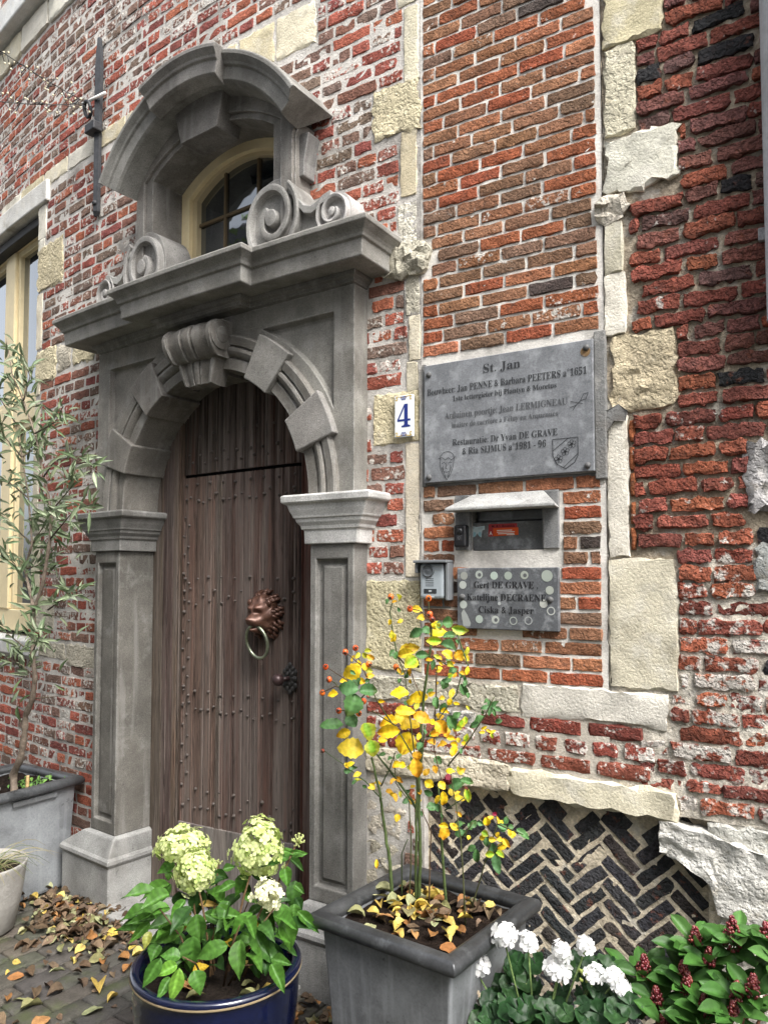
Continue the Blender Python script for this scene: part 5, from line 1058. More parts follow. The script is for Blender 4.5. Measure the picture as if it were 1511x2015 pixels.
# house across the street, seen only in the window glass
op = empty('opposite_house', W(-1, 6.2, 0), 'pale rendered house across the street mirrored in the window panes', 'house')
m = MB(W, (.50, .50, .48)); m.box(-9, 8, 6.2, 6.6, -.05, 6.6, 12); m.build('wall', 'render', op)
for u in (-7.5, -5.6, -3.7, -1.8, .1, 2.0, 3.9, 5.8):
    for z0 in (.9, 3.9):
        m = MB(W, (.7, .7, .68)); m.box(u - .5, u + .5, 6.12, 6.2, z0, z0 + 1.8); m.build('window_frame', 'cream', op)
        m = MB(W, (1, 1, 1)); m.box(u - .42, u + .42, 6.10, 6.13, z0 + .08, z0 + 1.72); m.build('window_pane', 'glass', op)
m = MB(W, (.08, .08, .085)); m.box(-9, 8, 6.0, 6.9, 6.6, 6.9, 12); m.build('roof_edge', 'brick', op)

tr = empty('street_tree', (-5.4, 2.75, 0), 'leafy tree across the street mirrored in the house windows', 'tree')
m = MB(ident, (.12, .09, .07)); m.smooth = True; m.tube([(-5.5, 2.6, -.03), (-5.45, 2.7, 2.2), (-5.3, 2.8, 4.0), (-5.25, 2.85, 5.2)], [.09, .075, .05, .02], 8)
for i in range(9):
    a = R.uniform(0, 6.28); z0 = R.uniform(2.6, 4.6); m.tube([(-5.35, 2.77, z0), (-5.35 + .5 * math.cos(a), 2.77 + .5 * math.sin(a), z0 + .4), (-5.35 + .85 * math.cos(a), 2.77 + .85 * math.sin(a), z0 + .6)], [.03, .018, .006], 5)
m.build('trunk', 'stem', tr)
m = MB(ident, (.10, .16, .04))
for i in range(900):
    d = Vector((R.gauss(0, .42), R.gauss(0, .42), R.gauss(0, .75))); p = Vector((-5.3, 2.8, 4.2)) + d; e = Vector((R.gauss(0, 1), R.gauss(0, 1), R.gauss(0, 1))).normalized(); f = e.orthogonal().normalized(); m.col(jit((.11, .16, .04), .4))
    m.face(m.p(*(p - e * .05)), m.p(*(p + f * .03)), m.p(*(p + e * .06)), m.p(*(p - f * .03)))
m.build('crown', 'leaf', tr, kind='stuff')

# ================================================================== GROUND
g = MB(ident, (.055, .052, .045)); g.grid([[g.p(-60, -60, -.035), g.p(60, -60, -.035)], [g.p(-60, 60, -.035), g.p(60, 60, -.035)]]); gr = g.build('ground', 'moss', None); gr['kind'] = 'structure'
pv = MB(W, (.05, .048, .036)); relief(pv, -3.4, 2.0, -.3, 3.0, 0) if 0 else None
rows = [[pv.p(-3.6 + .12 * i, .05 * j - .15, -.012 + .004 * nz(i * .12, j * .05, 20)) for i in range(48)] for j in range(60)]
pv.smooth = True; pv.grid(list(reversed(rows))); pave = pv.build('pavement', 'moss', None); pave['kind'] = 'structure'
PW, PL = .098, .205
for i in range(-16, 3):
    for j in range(-1, 16):
        u0 = -.52 + i * PW * 1.0; n0 = .02 + j * PL - (PL * .5 if i % 2 else 0)
        u1, n1 = u0 + PW - .007, n0 + PL - .008
        if n1 < .03 or not (in_view(W((u0 + u1) / 2, (n0 + n1) / 2, 0), 130)): continue
        mb = MB(W, jit(R.choice([(.068, .062, .054), (.058, .056, .05), (.08, .07, .058), (.062, .06, .048)]), .15)); mb.smooth = True
        zt = R.uniform(-.004, .004); tx = R.uniform(-.03, .03); e = .006
        def Q(a, b, z): return mb.p(a, b, z + zt + tx * (a - u0) * .5 + .0012 * nz(a, b, 45))
        top = [[Q(u0 + e + (u1 - u0 - 2 * e) * x / 3, n1 - e - (n1 - n0 - 2 * e) * y / 5, .0) for x in range(4)] for y in range(6)]
        mb.grid(list(reversed(top)), flip=True)
        sq = [top[0][x] for x in range(3)] + [top[y][3] for y in range(5)] + [top[5][x] for x in range(3, 0, -1)] + [top[y][0] for y in range(5, 0, -1)]
        low = []; sd = []
        for w in sq:
            v = mb.v[w]; cW = W((u0 + u1) / 2, (n0 + n1) / 2, 0); d = (v - cW); d.z = 0
            sd.append(mb.v.append(v + d.normalized() * e * 1.2 - Vector((0, 0, .005))) or mb.c.append(mb.k) or len(mb.v) - 1)
            low.append(mb.v.append(v + d.normalized() * e * 1.2 - Vector((0, 0, .03))) or mb.c.append(mb.k) or len(mb.v) - 1)
        mb.grid([sd, sq], wrap=True); mb.grid([low, sd], wrap=True)
        mb.build('paver', 'paver', pave)

# ================================================================== POTS AND PLANTS
CAMP = Vector((0, 0, 1.6))
def square_planter(name, label, cx, cy, ang, half, H_, bot, soil_z, zc=(.21, .218, .228)):
    o = empty(name, (cx, cy, 0), label, 'planter')
    ca, sa = math.cos(ang), math.sin(ang)
    F = lambda x, y, z: Vector((cx + x * ca - y * sa, cy + x * sa + y * ca, z))
    m = MB(F, zc); rows = []
    for z, h in ((0, bot), (.012, bot + .004), (H_ * .5, (bot + half - .035) / 2), (H_ - .03, half - .035), (H_ - .03, half - .055), (soil_z - .06, half - .075)):
        r = []
        for (a, b), (c, d) in (((-1, -1), (1, -1)), ((1, -1), (1, 1)), ((1, 1), (-1, 1)), ((-1, 1), (-1, -1))):
            for q in range(6):
                t = q / 6; x, y = a + (c - a) * t, b + (d - b) * t
                bow = .006 * math.sin(math.pi * t) * (1 if z > .02 else 0)
                r.append(m.p(x * (h + (bow if abs(y) == 1 else 0) * 0) + 0, y * h, z))
        rows.append(r)
    m.grid(rows, wrap=True); m.build('body', 'zinc', o, .006)
    # rolled rim, mitred at the corners
    m = MB(F, tuple(x * .30 for x in zc)); m.smooth = True
    prof = [(-.042, -.026), (-.050, .0), (-.046, .012), (-.03, .022), (-.012, .024), (.004, .016), (.012, .0), (.008, -.018), (-.004, -.026), (-.02, -.024)]
    rows = []
    for d, dz in prof:
        r = []
        for sx, sy in ((-1, -1), (1, -1), (1, 1), (-1, 1)):
            for q in range(1): r.append(m.p(sx * (half - .012 + d), sy * (half - .012 + d), H_ - .024 + dz))
        rows.append(r)
    rows.append(rows[0])
    m.smooth = True; m.grid(rows, wrap=True)
    rim = m.build('rolled_rim', 'darkzinc', o, .004)
    m = MB(F, (.018, .012, .009)); m.smooth = True; h = half - .06
    m.grid([[m.p(-h + 2 * h * i / 24, -h + 2 * h * j / 24, soil_z + .012 * nz(i * .3, j * .3, 1, 2) + .006 * nz(i, j, 1.3, 5)) for i in range(25)] for j in range(25)])
    m.build('soil', 'soil', o)
    return o, F
big, FB = square_planter('square_planter', 'square grey zinc planter with rolled rim holding the yellow rose, by the door', .137, 2.492, rad(-37.0), .272, .56, .20, .515)
c = W(-2.35, .335, 0)
left, FL = square_planter('square_planter', 'grey zinc planter with the olive green shrub, against the left pillar', c.x, c.y, -wphi(-2.35) + rad(8), .292, .56, .235, .515, (.30, .315, .33))
m = MB(FL, (.16, .165, .17)); m.box(.262, .272, -.1, .14, .478, .506); m.build('lift_handle', 'zinc', left, .003)

bp = empty('round_pot', (-.515, 2.42, 0), 'deep blue glazed round pot holding the hydrangea', 'plant pot')
m = MB(lambda x, y, z: Vector((-.515 + x, 2.42 + y, z)), (.003, .005, .022)); m.smooth = True
m.lathe((0, 0, 0), [(.19, 0), (.205, .02), (.232, .16), (.248, .30), (.252, .375), (.252, .40), (.258, .406), (.259, .418), (.253, .424), (.236, .424), (.229, .418), (.226, .36), (.22, .32)], 64)
m.build('body', 'glaze', bp)
m = MB(lambda x, y, z: Vector((-.515 + x, 2.42 + y, z)), (.02, .015, .012)); m.smooth = True
m.lathe((0, 0, 0), [(.228, .345), (.17, .355), (.1, .352), (.05, .36), (.001, .362)], 40); m.build('soil', 'soil', bp)
m = MB(lambda x, y, z: Vector((-.515 + x, 2.42 + y, z)), (.22, .17, .10)); m.smooth = True
m.lathe((0, 0, 0), [(.2585, .4035), (.2602, .4065), (.2585, .410)], 64); m.build('worn_rim_line', 'palepot', bp)

pp = empty('round_pot', (-1.83, 3.545, 0), 'pale hammered stone look pot with dry grass, beside the zinc planter', 'plant pot')
PPF = lambda x, y, z: Vector((-1.83 + x, 3.545 + y, z))
m = MB(PPF, (.33, .315, .29)); m.smooth = True
m.lathe((0, 0, 0), [(.125, 0), (.14, .012), (.168, .15), (.186, .285), (.190, .30), (.187, .305), (.179, .303), (.172, .25), (.16, .22)], 48); m.build('body', 'palepot', pp)
m = MB(PPF, (.03, .022, .016)); m.smooth = True; m.lathe((0, 0, 0), [(.174, .258), (.1, .268), (.001, .272)], 30); m.build('soil', 'soil', pp)

# ---- leaves
def leaf_mesh(name, shape, fold=.12, curl=.15, rows_=7, cols_=5, serr=0.0, twist=0.0, crumple=0.0, tint=None, seed=0.0, edge=1.0, rib=1.12, vein=.05, wave=0.0):
    m = MB(ident, (1, 1, 1)); m.smooth = True; L = []
    for j in range(rows_ + 1):
        t = j / rows_; w = max(.004, shape(t)); row = []
        for i in range(cols_):
            x = -1 + 2 * i / (cols_ - 1)
            se = 1 + (serr if (j % 2) else -serr) * (1 if abs(x) == 1 else 0)
            zz = wave * abs(x) * math.sin(t * 11 + x * 2 + seed) + fold * abs(x) * w - curl * (t - .3) ** 2 + crumple * noise.noise(Vector((x * 1.7 + seed, t * 3.1, seed * 2))) + .02 * math.cos(t * 26) * abs(x) * .5 * (1 if crumple == 0 else 0)
            k = (rib if i == cols_ // 2 else (1.0 if abs(x) < 1 else edge)) * (1 + vein * math.cos(t * 34 - abs(x) * 3.2))
            cc = (k, k, k * .95)
            if tint: q = tint(x, t); cc = tuple(a * b for a, b in zip(cc, q))
            m.col(cc); xx = x * .5 * w * se; a = twist * (t - .5)
            row.append(m.p(xx * math.cos(a) - zz * math.sin(a) * .3, t, zz + xx * math.sin(a)))
        L.append(row)
    m.grid(L)
    me_o = m.build(name, 'leaf', None, local=True); me = me_o.data; bpy.data.objects.remove(me_o); return me
sh_rose = lambda t: (math.sin(math.pi * min(1, t ** .85)) ** .75) if 0 < t < 1 else 0
sh_hyd = lambda t: (math.sin(math.pi * t ** .70) ** .95 * (1 - t) ** .12) if 0 < t < 1 else 0
sh_lance = lambda t: (math.sin(math.pi * t ** .9) ** .9) if 0 < t < 1 else 0
sh_obov = lambda t: (math.sin(math.pi * t ** 1.25) ** .8) if 0 < t < 1 else 0
yel = lambda x, t: (1, 1, 1) if (abs(x) > .45 or t > .72) else (.55, .95, .7)
brn = lambda x, t: (1, 1, 1) if t < .78 else (.80, .62, .5)
spot = lambda x, t: (.62, .42, .35) if noise.noise(Vector((x * 2.1, t * 4.2, 5))) > .28 else (1, 1, 1)
greenrim = lambda x, t: (1, 1, 1) if abs(x) < .9 else (1.9, 1.5, 1.0)
LV = {
    'rose': [leaf_mesh('leaf', sh_rose, f, c_, 10, 7, .07, tw, seed=s, vein=.13, wave=.06, tint=tn) for f, c_, tw, s, tn in ((.16, .3, .4, 1, None), (.30, .15, -.6, 2, brn), (.1, .5, .7, 3, None), (.4, .4, .3, 4, brn), (.2, -.2, -.5, 5, spot))],
    'rosev': [leaf_mesh('leaf', sh_rose, .2, .3, 10, 7, .07, .4, tint=yel, vein=.13, wave=.06), leaf_mesh('leaf', sh_rose, .3, .1, 10, 7, .07, -.5, tint=yel, vein=.13, wave=.06)],
    'hyd': [leaf_mesh('leaf', sh_hyd, f, c_, 16, 7, .03, tw, rib=1.22, vein=.20, wave=.05) for f, c_, tw in ((.28, .35, .15), (.36, .2, -.3), (.2, .55, .4), (.3, .38, .5), (.42, .1, -.5))],
    'lance': [leaf_mesh('leaf', sh_lance, f, c_, 5, 3, 0, tw, rib=1.35) for f, c_, tw in ((.2, .2, .3), (.3, -.1, -.4), (.15, .35, .5))],
    'ski': [leaf_mesh('leaf', sh_obov, f, c_, 7, 5, 0, tw, rib=1.3) for f, c_, tw in ((.18, .2, .1), (.1, .35, -.2), (.24, .1, .2))],
    'dry': [leaf_mesh('leaf', sh_rose, f, c_, 7, 5, .04, tw, crumple=cr, seed=s, rib=.8) for f, c_, tw, cr, s in ((.2, .3, .9, .12, 1), (.1, .45, -.8, .16, 2), (.35, .15, 1.2, .12, 3), (.05, .2, .4, .1, 4), (.5, .3, -.4, .15, 5))],
}
def gleaf(seed):
    m = MB(ident, (1, 1, 1)); m.smooth = True; k = 28; L = []
    for r in (.06, .4, .72, .9, 1.0):
        row = []
        for i in range(k):
            t = -math.pi * .94 + 2 * math.pi * .94 * i / (k - 1)
            lob = 1 + (.09 * math.cos(7 * t) + .05 * math.cos(21 * t)) * r
            zz = .14 * r * r + .05 * r * math.sin(7 * t + seed) * r + .10 * noise.noise(Vector((r * 4, t * 2, seed)))
            kx = (1.10 if abs(math.sin(3.5 * t)) < .2 else 1.0) * (.75 if .55 < r < .8 else 1)
            m.col((kx, kx, kx)); row.append(m.p(r * lob * math.sin(t), r * lob * math.cos(t), zz))
        L.append(row)
    m.grid(L); o = m.build('leaf', 'leaf', None, local=True); me = o.data; bpy.data.objects.remove(o); return me
LV['ger'] = [gleaf(1.0), gleaf(2.6), gleaf(4.1)]
dry_me = []
for me in LV['dry']: me.materials.clear(); me.materials.append(M['dryleaf'])

def basis(t, nrm):
    y = t.normalized(); x = y.cross(nrm); x = x.normalized() if x.length > 1e-4 else y.orthogonal().normalized(); z = x.cross(y); return x, y, z
def put_leaf(me, base, t, nrm, L, Wd, color, parent, name='leaf', stuff=None):
    x, y, z = basis(t, nrm)
    if stuff is not None:
        i0 = len(stuff.v)
        ca = me.color_attributes['Col'].data
        for k, v in enumerate(me.vertices):
            stuff.v.append(base + x * v.co.x * Wd + y * v.co.y * L + z * v.co.z * (L + Wd) * .5)
            q = ca[k].color; stuff.c.append((q[0] * color[0], q[1] * color[1], q[2] * color[2], 0))
        for p in me.polygons: stuff.f.append(tuple(i0 + q for q in p.vertices)); stuff.sm.append(True)
        return None
    o = bpy.data.objects.new(name, me); col.objects.link(o); o.parent = parent
    off = base - (wloc(parent) if parent else Vector((0, 0, 0)))
    zs = (L + Wd) * .5
    o.matrix_basis = Matrix(((x.x * Wd, y.x * L, z.x * zs, off.x), (x.y * Wd, y.y * L, z.y * zs, off.y), (x.z * Wd, y.z * L, z.z * zs, off.z), (0, 0, 0, 1)))
    o.color = (*color, 1); return o
def facing(c, ang, tip=.35, up=.25, sp=.45):
    """leaf direction drawn as seen, its face turned towards the street and the light"""
    v = (CAMP - c).normalized(); r = v.cross(Vector((0, 0, 1))).normalized() * -1; u_ = v.cross(r) * -1
    if u_.z < 0: u_ = -u_
    t = r * math.cos(rad(ang)) - u_ * math.sin(rad(ang))
    if t.dot(Vector((1, 0, 0))) * math.cos(rad(ang)) < -.2: r = -r; t = r * math.cos(rad(ang)) - u_ * math.sin(rad(ang))
    t = (t + v * R.uniform(-tip, tip)).normalized()
    nrm = (v + Vector((R.uniform(-sp, sp), R.uniform(-sp, sp), up + R.uniform(-sp, sp)))).normalized()
    return t, nrm

# ---- rose bush
rose = empty('rose_bush', (.137, 2.492, .515), 'leggy rose bush with yellow autumn leaves and orange hips in the square planter', 'rose bush')
RC = {'Y': [(.74, .52, .02), (.66, .46, .025), (.78, .58, .05)], 'G': [(.085, .19, .065), (.07, .16, .06), (.10, .22, .09)], 'V': [(.48, .47, .04), (.40, .42, .045)], 'O': [(.62, .33, .02), (.66, .38, .03)]}
for x, y, z, L, Wd, ang, k in ROSE_LEAF:
    c0 = Vector((x, y, z)); t, nrm = facing(c0, ang)
    me = R.choice(LV['rosev'] if k == 'V' else LV['rose'])
    put_leaf(me, c0 - t * L * .5, t, nrm, L, Wd * 1.1, jit(R.choice(RC[k]), .1), rose)
for i in range(140):                                           # small leaflets along the twigs
    st = R.choice(ROSE_STEM[1:17]); a = R.randrange(len(st) - 1); p = Vector(st[a]).lerp(Vector(st[a + 1]), R.random())
    if p.z < .80: continue
    c0 = p + Vector((R.gauss(0, .02), R.gauss(0, .02), R.gauss(0, .015))); t, nrm = facing(c0, R.uniform(0, 360), .6, .3, .6); L = R.uniform(.018, .034)
    put_leaf(R.choice(LV['rose']), c0 - t * L * .5, t, nrm, L, L * R.uniform(.5, .7), jit(R.choice(RC['Y'] + RC['G'] + RC['O'] + RC['V']), .1), rose)
for i, st in enumerate(ROSE_STEM):
    m = MB(ident, (.07, .10, .035) if i in (0, 1, 2, 3) else R.choice([(.065, .07, .03), (.08, .05, .03), (.06, .085, .035)])); m.smooth = True
    pts = [Vector(p) for p in st]
    if st[0][2] < .66: pts[0].z = .50; pts[0].y += .03
    rr = .0065 if i in (0, 1) else (.0052 if i in (2, 3, 4) else .0026)
    # smooth the polyline
    sm = []
    for a, b in zip(pts[:-1], pts[1:]):
        for q in range(3): sm.append(a.lerp(b, q / 3) + Vector((R.uniform(-1, 1), R.uniform(-1, 1), 0)) * .0015)
    sm.append(pts[-1])
    m.tube(sm, [rr * (1 - .45 * q / len(sm)) for q in range(len(sm))], 6)
    for q in range(1, len(sm) - 1, 2):
        if i < 5 and R.random() < .6:
            d = Vector((R.uniform(-1, 1), R.uniform(-1, 1), .2)).normalized(); m.tube([sm[q], sm[q] + d * .011], [.0025, .0004], 4)
    m.build('stem', 'stem', rose)
for i, h in enumerate(ROSE_HIP):
    r = .0105 if i < 16 else .007
    m = MB(ident, R.choice([(.62, .10, .018), (.55, .075, .015), (.66, .14, .02)]) if i not in (4, 16) else (.25, .045, .02)); m.smooth = True; m.ball(h, r, 12, (1, 1, 1.08))
    m.col((.05, .02, .012)); d = (Vector((R.uniform(-.8, .8), -.8, R.uniform(-.5, .7)))).normalized(); b0 = Vector(h) + d * r * .86
    for q in range(5):
        e = (d.orthogonal().normalized() * math.cos(q * 1.2566) + d.cross(d.orthogonal().normalized()) * math.sin(q * 1.2566)) * .005
        m.tube([b0 + e * .8, b0 + e * 1.3 + d * .005], [.0022, .0006], 4)
    m.ball(tuple(b0), .0045, 6); m.build('rose_hip', 'berry', rose)
for i, h in enumerate(ROSE_BLOOM):
    m = MB(ident, ((.16, .03, .03), (.60, .06, .14), (.12, .03, .02))[i]); m.smooth = True
    for q in range((26, 7, 9)[i]):
        d = Vector((R.gauss(0, 1), R.gauss(0, 1), R.gauss(0, 1))).normalized(); rr = (.017, .008, .008)[i]
        e = d.orthogonal().normalized(); f = d.cross(e); c0 = Vector(h) + d * rr * R.uniform(.2, .8); s = rr * .62
        m.col(jit(m.k[:3], .3)); m.face(*[m.p(*(c0 + e * a * s + f * b * s + d * w * s)) for a, b, w in ((-1, -.6, .2), (.1, -.9, 0), (1, .1, .3), (.3, .9, .1), (-.8, .7, .4))])
    m.build('flower', 'petal', rose)

# ---- hydrangea
hyd = empty('hydrangea', (-.515, 2.42, .36), 'hydrangea with pale lime flower heads in the blue pot before the door', 'hydrangea')
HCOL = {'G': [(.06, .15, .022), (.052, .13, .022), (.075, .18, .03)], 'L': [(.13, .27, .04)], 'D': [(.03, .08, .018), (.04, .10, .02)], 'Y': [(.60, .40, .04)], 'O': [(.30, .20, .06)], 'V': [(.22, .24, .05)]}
for x, y, z, L, Wd, ang, k in HYD_LEAF:
    c0 = Vector((x, y, z)); t, nrm = facing(c0, ang, .3, .45, .35)
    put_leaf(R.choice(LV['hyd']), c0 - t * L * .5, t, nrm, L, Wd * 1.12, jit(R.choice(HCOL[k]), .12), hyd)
for i in range(46):                                           # inner leaves, partly hidden
    q = R.choice(HYD_LEAF); c0 = Vector((q[0] * .8 - .515 * .2 + R.gauss(0, .03), 2.46 + R.gauss(0, .06), q[2] * .9 + .05 + R.gauss(0, .02))); t = Vector((c0.x + .515 + R.gauss(0, .08), c0.y - 2.46 - .06 + R.gauss(0, .06), R.gauss(-.02, .05))).normalized()
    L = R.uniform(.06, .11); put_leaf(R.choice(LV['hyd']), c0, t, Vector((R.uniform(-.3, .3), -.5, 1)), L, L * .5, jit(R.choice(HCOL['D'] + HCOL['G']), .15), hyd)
for (x, y, z, rx, rz) in HYD_HEAD:
    m = MB(ident, (.1, .06, .03)); m.smooth = True
    b = Vector((-.515 + (x + .515) * .35 + R.uniform(-.02, .02), 2.44 + R.uniform(-.03, .03), .35)); h = Vector((x, y, z)); mid = b.lerp(h, .55) + Vector((0, 0, .03))
    m.tube([b, b.lerp(mid, .5), mid, h], [.0042, .004, .0035, .0028], 6); m.build('stem', 'stem', hyd)
for i in range(9):
    m = MB(ident, (.09, .055, .03)); m.smooth = True; a = R.uniform(0, 6.28); b = Vector((-.515 + .05 * math.cos(a), 2.43 + .05 * math.sin(a), .35))
    e = b + Vector((.13 * math.cos(a), .10 * math.sin(a), R.uniform(.1, .26))); m.tube([b, b.lerp(e, .5) + Vector((0, 0, .03)), e], [.0036, .003, .002], 5); m.build('stem', 'stem', hyd)
for hi, (x, y, z, rx, rz) in enumerate(HYD_HEAD):
    m = MB(ident, (.60, .66, .27)); m.smooth = True
    n = (230, 230, 340, 75, 0, 0)[hi]; fr = .0142
    for q in range(n):
        d = Vector((R.gauss(0, 1), R.gauss(0, 1), R.gauss(0, 1))).normalized()
        k = R.uniform(.75, 1.10) * (1 + .20 * noise.noise(d * 2.3 + Vector((hi * 3, 0, 0))))
        if hi == 3: k *= R.uniform(.6, 1.1)
        p = Vector((x + d.x * rx * k * (1 - .25 * max(0, d.z)), y + d.y * rx * .9 * k, z + d.z * rz * k))
        nd = Vector((d.x / rx, d.y / rx, d.z / rz)).normalized(); nd = (nd + Vector((R.uniform(-.4, .4), R.uniform(-.4, .4), R.uniform(-.3, .5)))).normalized()
        e = nd.orthogonal().normalized(); a0 = R.uniform(0, 6.28)
        s = fr * R.uniform(.8, 1.2)
        cc = jit((.66, .72, .34) if R.random() < .75 else (.50, .62, .20), .1)
        if hi in (3,): cc = jit((.74, .74, .50), .08)
        f = nd.cross(e)
        for w in range(4):
            a = a0 + w * 1.5708; A = e * math.cos(a) + f * math.sin(a); B = nd.cross(A)
            m.col(tuple(v * .8 for v in cc)); c1 = m.p(*(p)); m.col(cc)
            m.face(c1, m.p(*(p + A * s * .55 - B * s * .42 + nd * s * .12)), m.p(*(p + A * s * 1.0 - B * s * .2 + nd * s * R.uniform(-.1, .2))), m.p(*(p + A * s * 1.0 + B * s * .2 + nd * s * R.uniform(-.1, .2))), m.p(*(p + A * s * .55 + B * s * .42 + nd * s * .12)))
    if n == 0:
        for q in range(26 if hi == 4 else 12):
            d = Vector((R.gauss(0, 1), R.gauss(0, 1), R.gauss(.4, .8))).normalized(); m.col((.55, .60, .25)); e = Vector((x, y, z)) + d * rx
            m.tube([Vector((x, y, z - rz * .6)), e], [.0016, .001], 4); m.ball(tuple(e), .0028, 6)
    m.build('flower_head', 'petal', hyd)

# ---- geranium
ger = empty('geranium', tuple(W(.60, .40, 0)), 'white flowering geranium with round crinkled leaves below the herringbone panel', 'geranium')
for x, y, z, r in GER_LEAF:
    c0 = Vector((x, y, z)); v = (CAMP - c0).normalized()
    nrm = (v * .8 + Vector((R.uniform(-.55, .55), R.uniform(-.4, .4), R.uniform(.1, .9)))).normalized()
    t = (Vector((R.uniform(-1, 1), R.uniform(-.5, .2), R.uniform(-.8, .5)))).normalized(); t = (t - nrm * t.dot(nrm)).normalized()
    put_leaf(R.choice(LV['ger']), c0, t, nrm, r, r, jit(R.choice([(.018, .055, .016), (.026, .07, .02), (.014, .042, .014)]), .15), ger)
for i in range(16):
    m = MB(ident, (.10, .14, .05)); m.smooth = True; b = W(.60 + R.uniform(-.15, .15), .38 + R.uniform(-.08, .1), 0); g_ = R.choice(GER_LEAF)
    m.tube([b, b.lerp(Vector(g_[:3]), .5) + Vector((0, 0, .05)), Vector(g_[:3])], [.005, .0045, .003], 6); m.build('stem', 'stem', ger)
for hi, (x, y, z, r) in enumerate(GER_HEAD):
    h = Vector((x, y, z)); big_ = r > .012
    if big_:
        m = MB(ident, (.12, .18, .06)); m.smooth = True; b = W(.60, .40, .22); m.tube([b.lerp(h, .35) - Vector((0, 0, .03)), h - Vector((0, 0, r * .5))], [.003, .0025], 6); m.build('stem', 'stem', ger)
    m = MB(ident, (.80, .80, .78)); m.smooth = True
    fl = 13 if big_ else 1
    for q in range(fl):
        ph = q * 2.39996; zz = 1 - 1.5 * (q + .5) / fl; rr = math.sqrt(max(0, 1 - zz * zz)); d = Vector((rr * math.cos(ph), rr * math.sin(ph), zz))
        p = h + d * r * R.uniform(.45, .85); nd = (d + Vector((0, -.35, .15))).normalized(); e = nd.orthogonal().normalized(); f = nd.cross(e); s = r * R.uniform(.42, .66) if big_ else r * .9
        fade = (hi in (3, 4) and R.random() < .5)
        for w in range(5):
            a = w * 1.2566 + q; A = e * math.cos(a) + f * math.sin(a); B = nd.cross(A); cc = jit((.74, .62, .46) if fade else (.84, .84, .83), .04); m.col(cc)
            k1, k2 = R.uniform(0, .45), R.uniform(0, .45)
            m.face(m.p(*p), m.p(*(p + A * s * .6 - B * s * .38 + nd * s * k1)), m.p(*(p + A * s - B * s * .26 + nd * s * (k1 - .1))), m.p(*(p + A * s * 1.02 + B * s * .26 + nd * s * (k2 - .1))), m.p(*(p + A * s * .6 + B * s * .38 + nd * s * k2)))
    m.build('flower_head' if big_ else 'petal', 'petal', ger)
for x, y in ((250, 180), (275, 172), (262, 190)): pass
m = MB(ident, (.30, .36, .10)); m.smooth = True
for q in range(12): p = Vector(GER_HEAD[8][:3]) + Vector((-.03 + R.uniform(-.012, .012), R.uniform(-.01, .01), -.002 + R.uniform(-.016, .016))); m.ball(tuple(p), .0038, 6, (1, 1, 1.4))
m.build('bud_cluster', 'petal', ger)

# ---- skimmia
ski = empty('skimmia', tuple(W(1.0, .35, 0)), 'glossy green skimmia with dark red flower buds, right of the geranium', 'skimmia')
def whorl(c0, n, L0, out=.8, col_=None, el=.35):
    for i in range(n):
        a = 6.2832 * i / n + R.uniform(-.3, .3)
        d = Vector((math.cos(a) * out, math.sin(a) * out, el + R.uniform(-.35, .45))).normalized(); L = L0 * R.uniform(.75, 1.15)
        put_leaf(R.choice(LV['ski']), c0 + d * .008, d, (Vector((0, 0, 1)) - d * d.z + Vector((R.uniform(-.3, .3), -.45, R.uniform(-.2, .2)))), L, L * .46, jit(col_ or R.choice([(.042, .115, .022), (.052, .14, .028), (.034, .09, .02), (.065, .155, .036)]), .12), ski)
for x, y, z, h in SKI_BUD:
    c0 = Vector((x, y, z - h * .45)); whorl(c0, 8, .088)
for i in range(9):
    q = R.choice(SKI_BUD); c0 = Vector(q[:3]) + Vector((R.uniform(-.07, .07), R.uniform(.0, .08), R.uniform(-.09, -.03))); whorl(c0, 6, .09)
for i in range(8): c0 = W(R.uniform(.93, 1.35), R.uniform(.30, .48), R.uniform(.34, .46)); whorl(c0, 7, .09)
for x, y, z, h in SKI_BUD:
    m = MB(ident, (.12, .05, .03)); m.smooth = True; b = W(1.02, .35, .02); t_ = Vector((x, y, z - h * .5)); m.tube([b.lerp(t_, .3), b.lerp(t_, .65) + Vector((0, 0, .02)), t_], [.005, .0045, .003], 6); m.build('stem', 'stem', ski)
    m = MB(ident, (.13, .018, .022)); m.smooth = True
    for q in range(95):
        f = R.random(); a = R.uniform(0, 6.28); rr = h * .34 * (1 - f ** 1.6) * math.sqrt(R.random()) + .003
        m.col(jit((.15, .02, .025) if R.random() < .75 else (.22, .05, .04), .25)); m.ball((x + rr * math.cos(a), y + rr * math.sin(a), z - h * .42 + f * h * .95), .0046, 6)
    m.build('bud_cluster', 'berry', ski)
bed = MB(W, (.03, .022, .016)); bed.smooth = True
bed.grid([[bed.p(.42 + .05 * i, .62 - .05 * j, .02 + .02 * nz(i, j, .7)) for i in range(24)] for j in range(13)]); fb = bed.build('flower_bed', 'soil', None); fb['kind'] = 'structure'

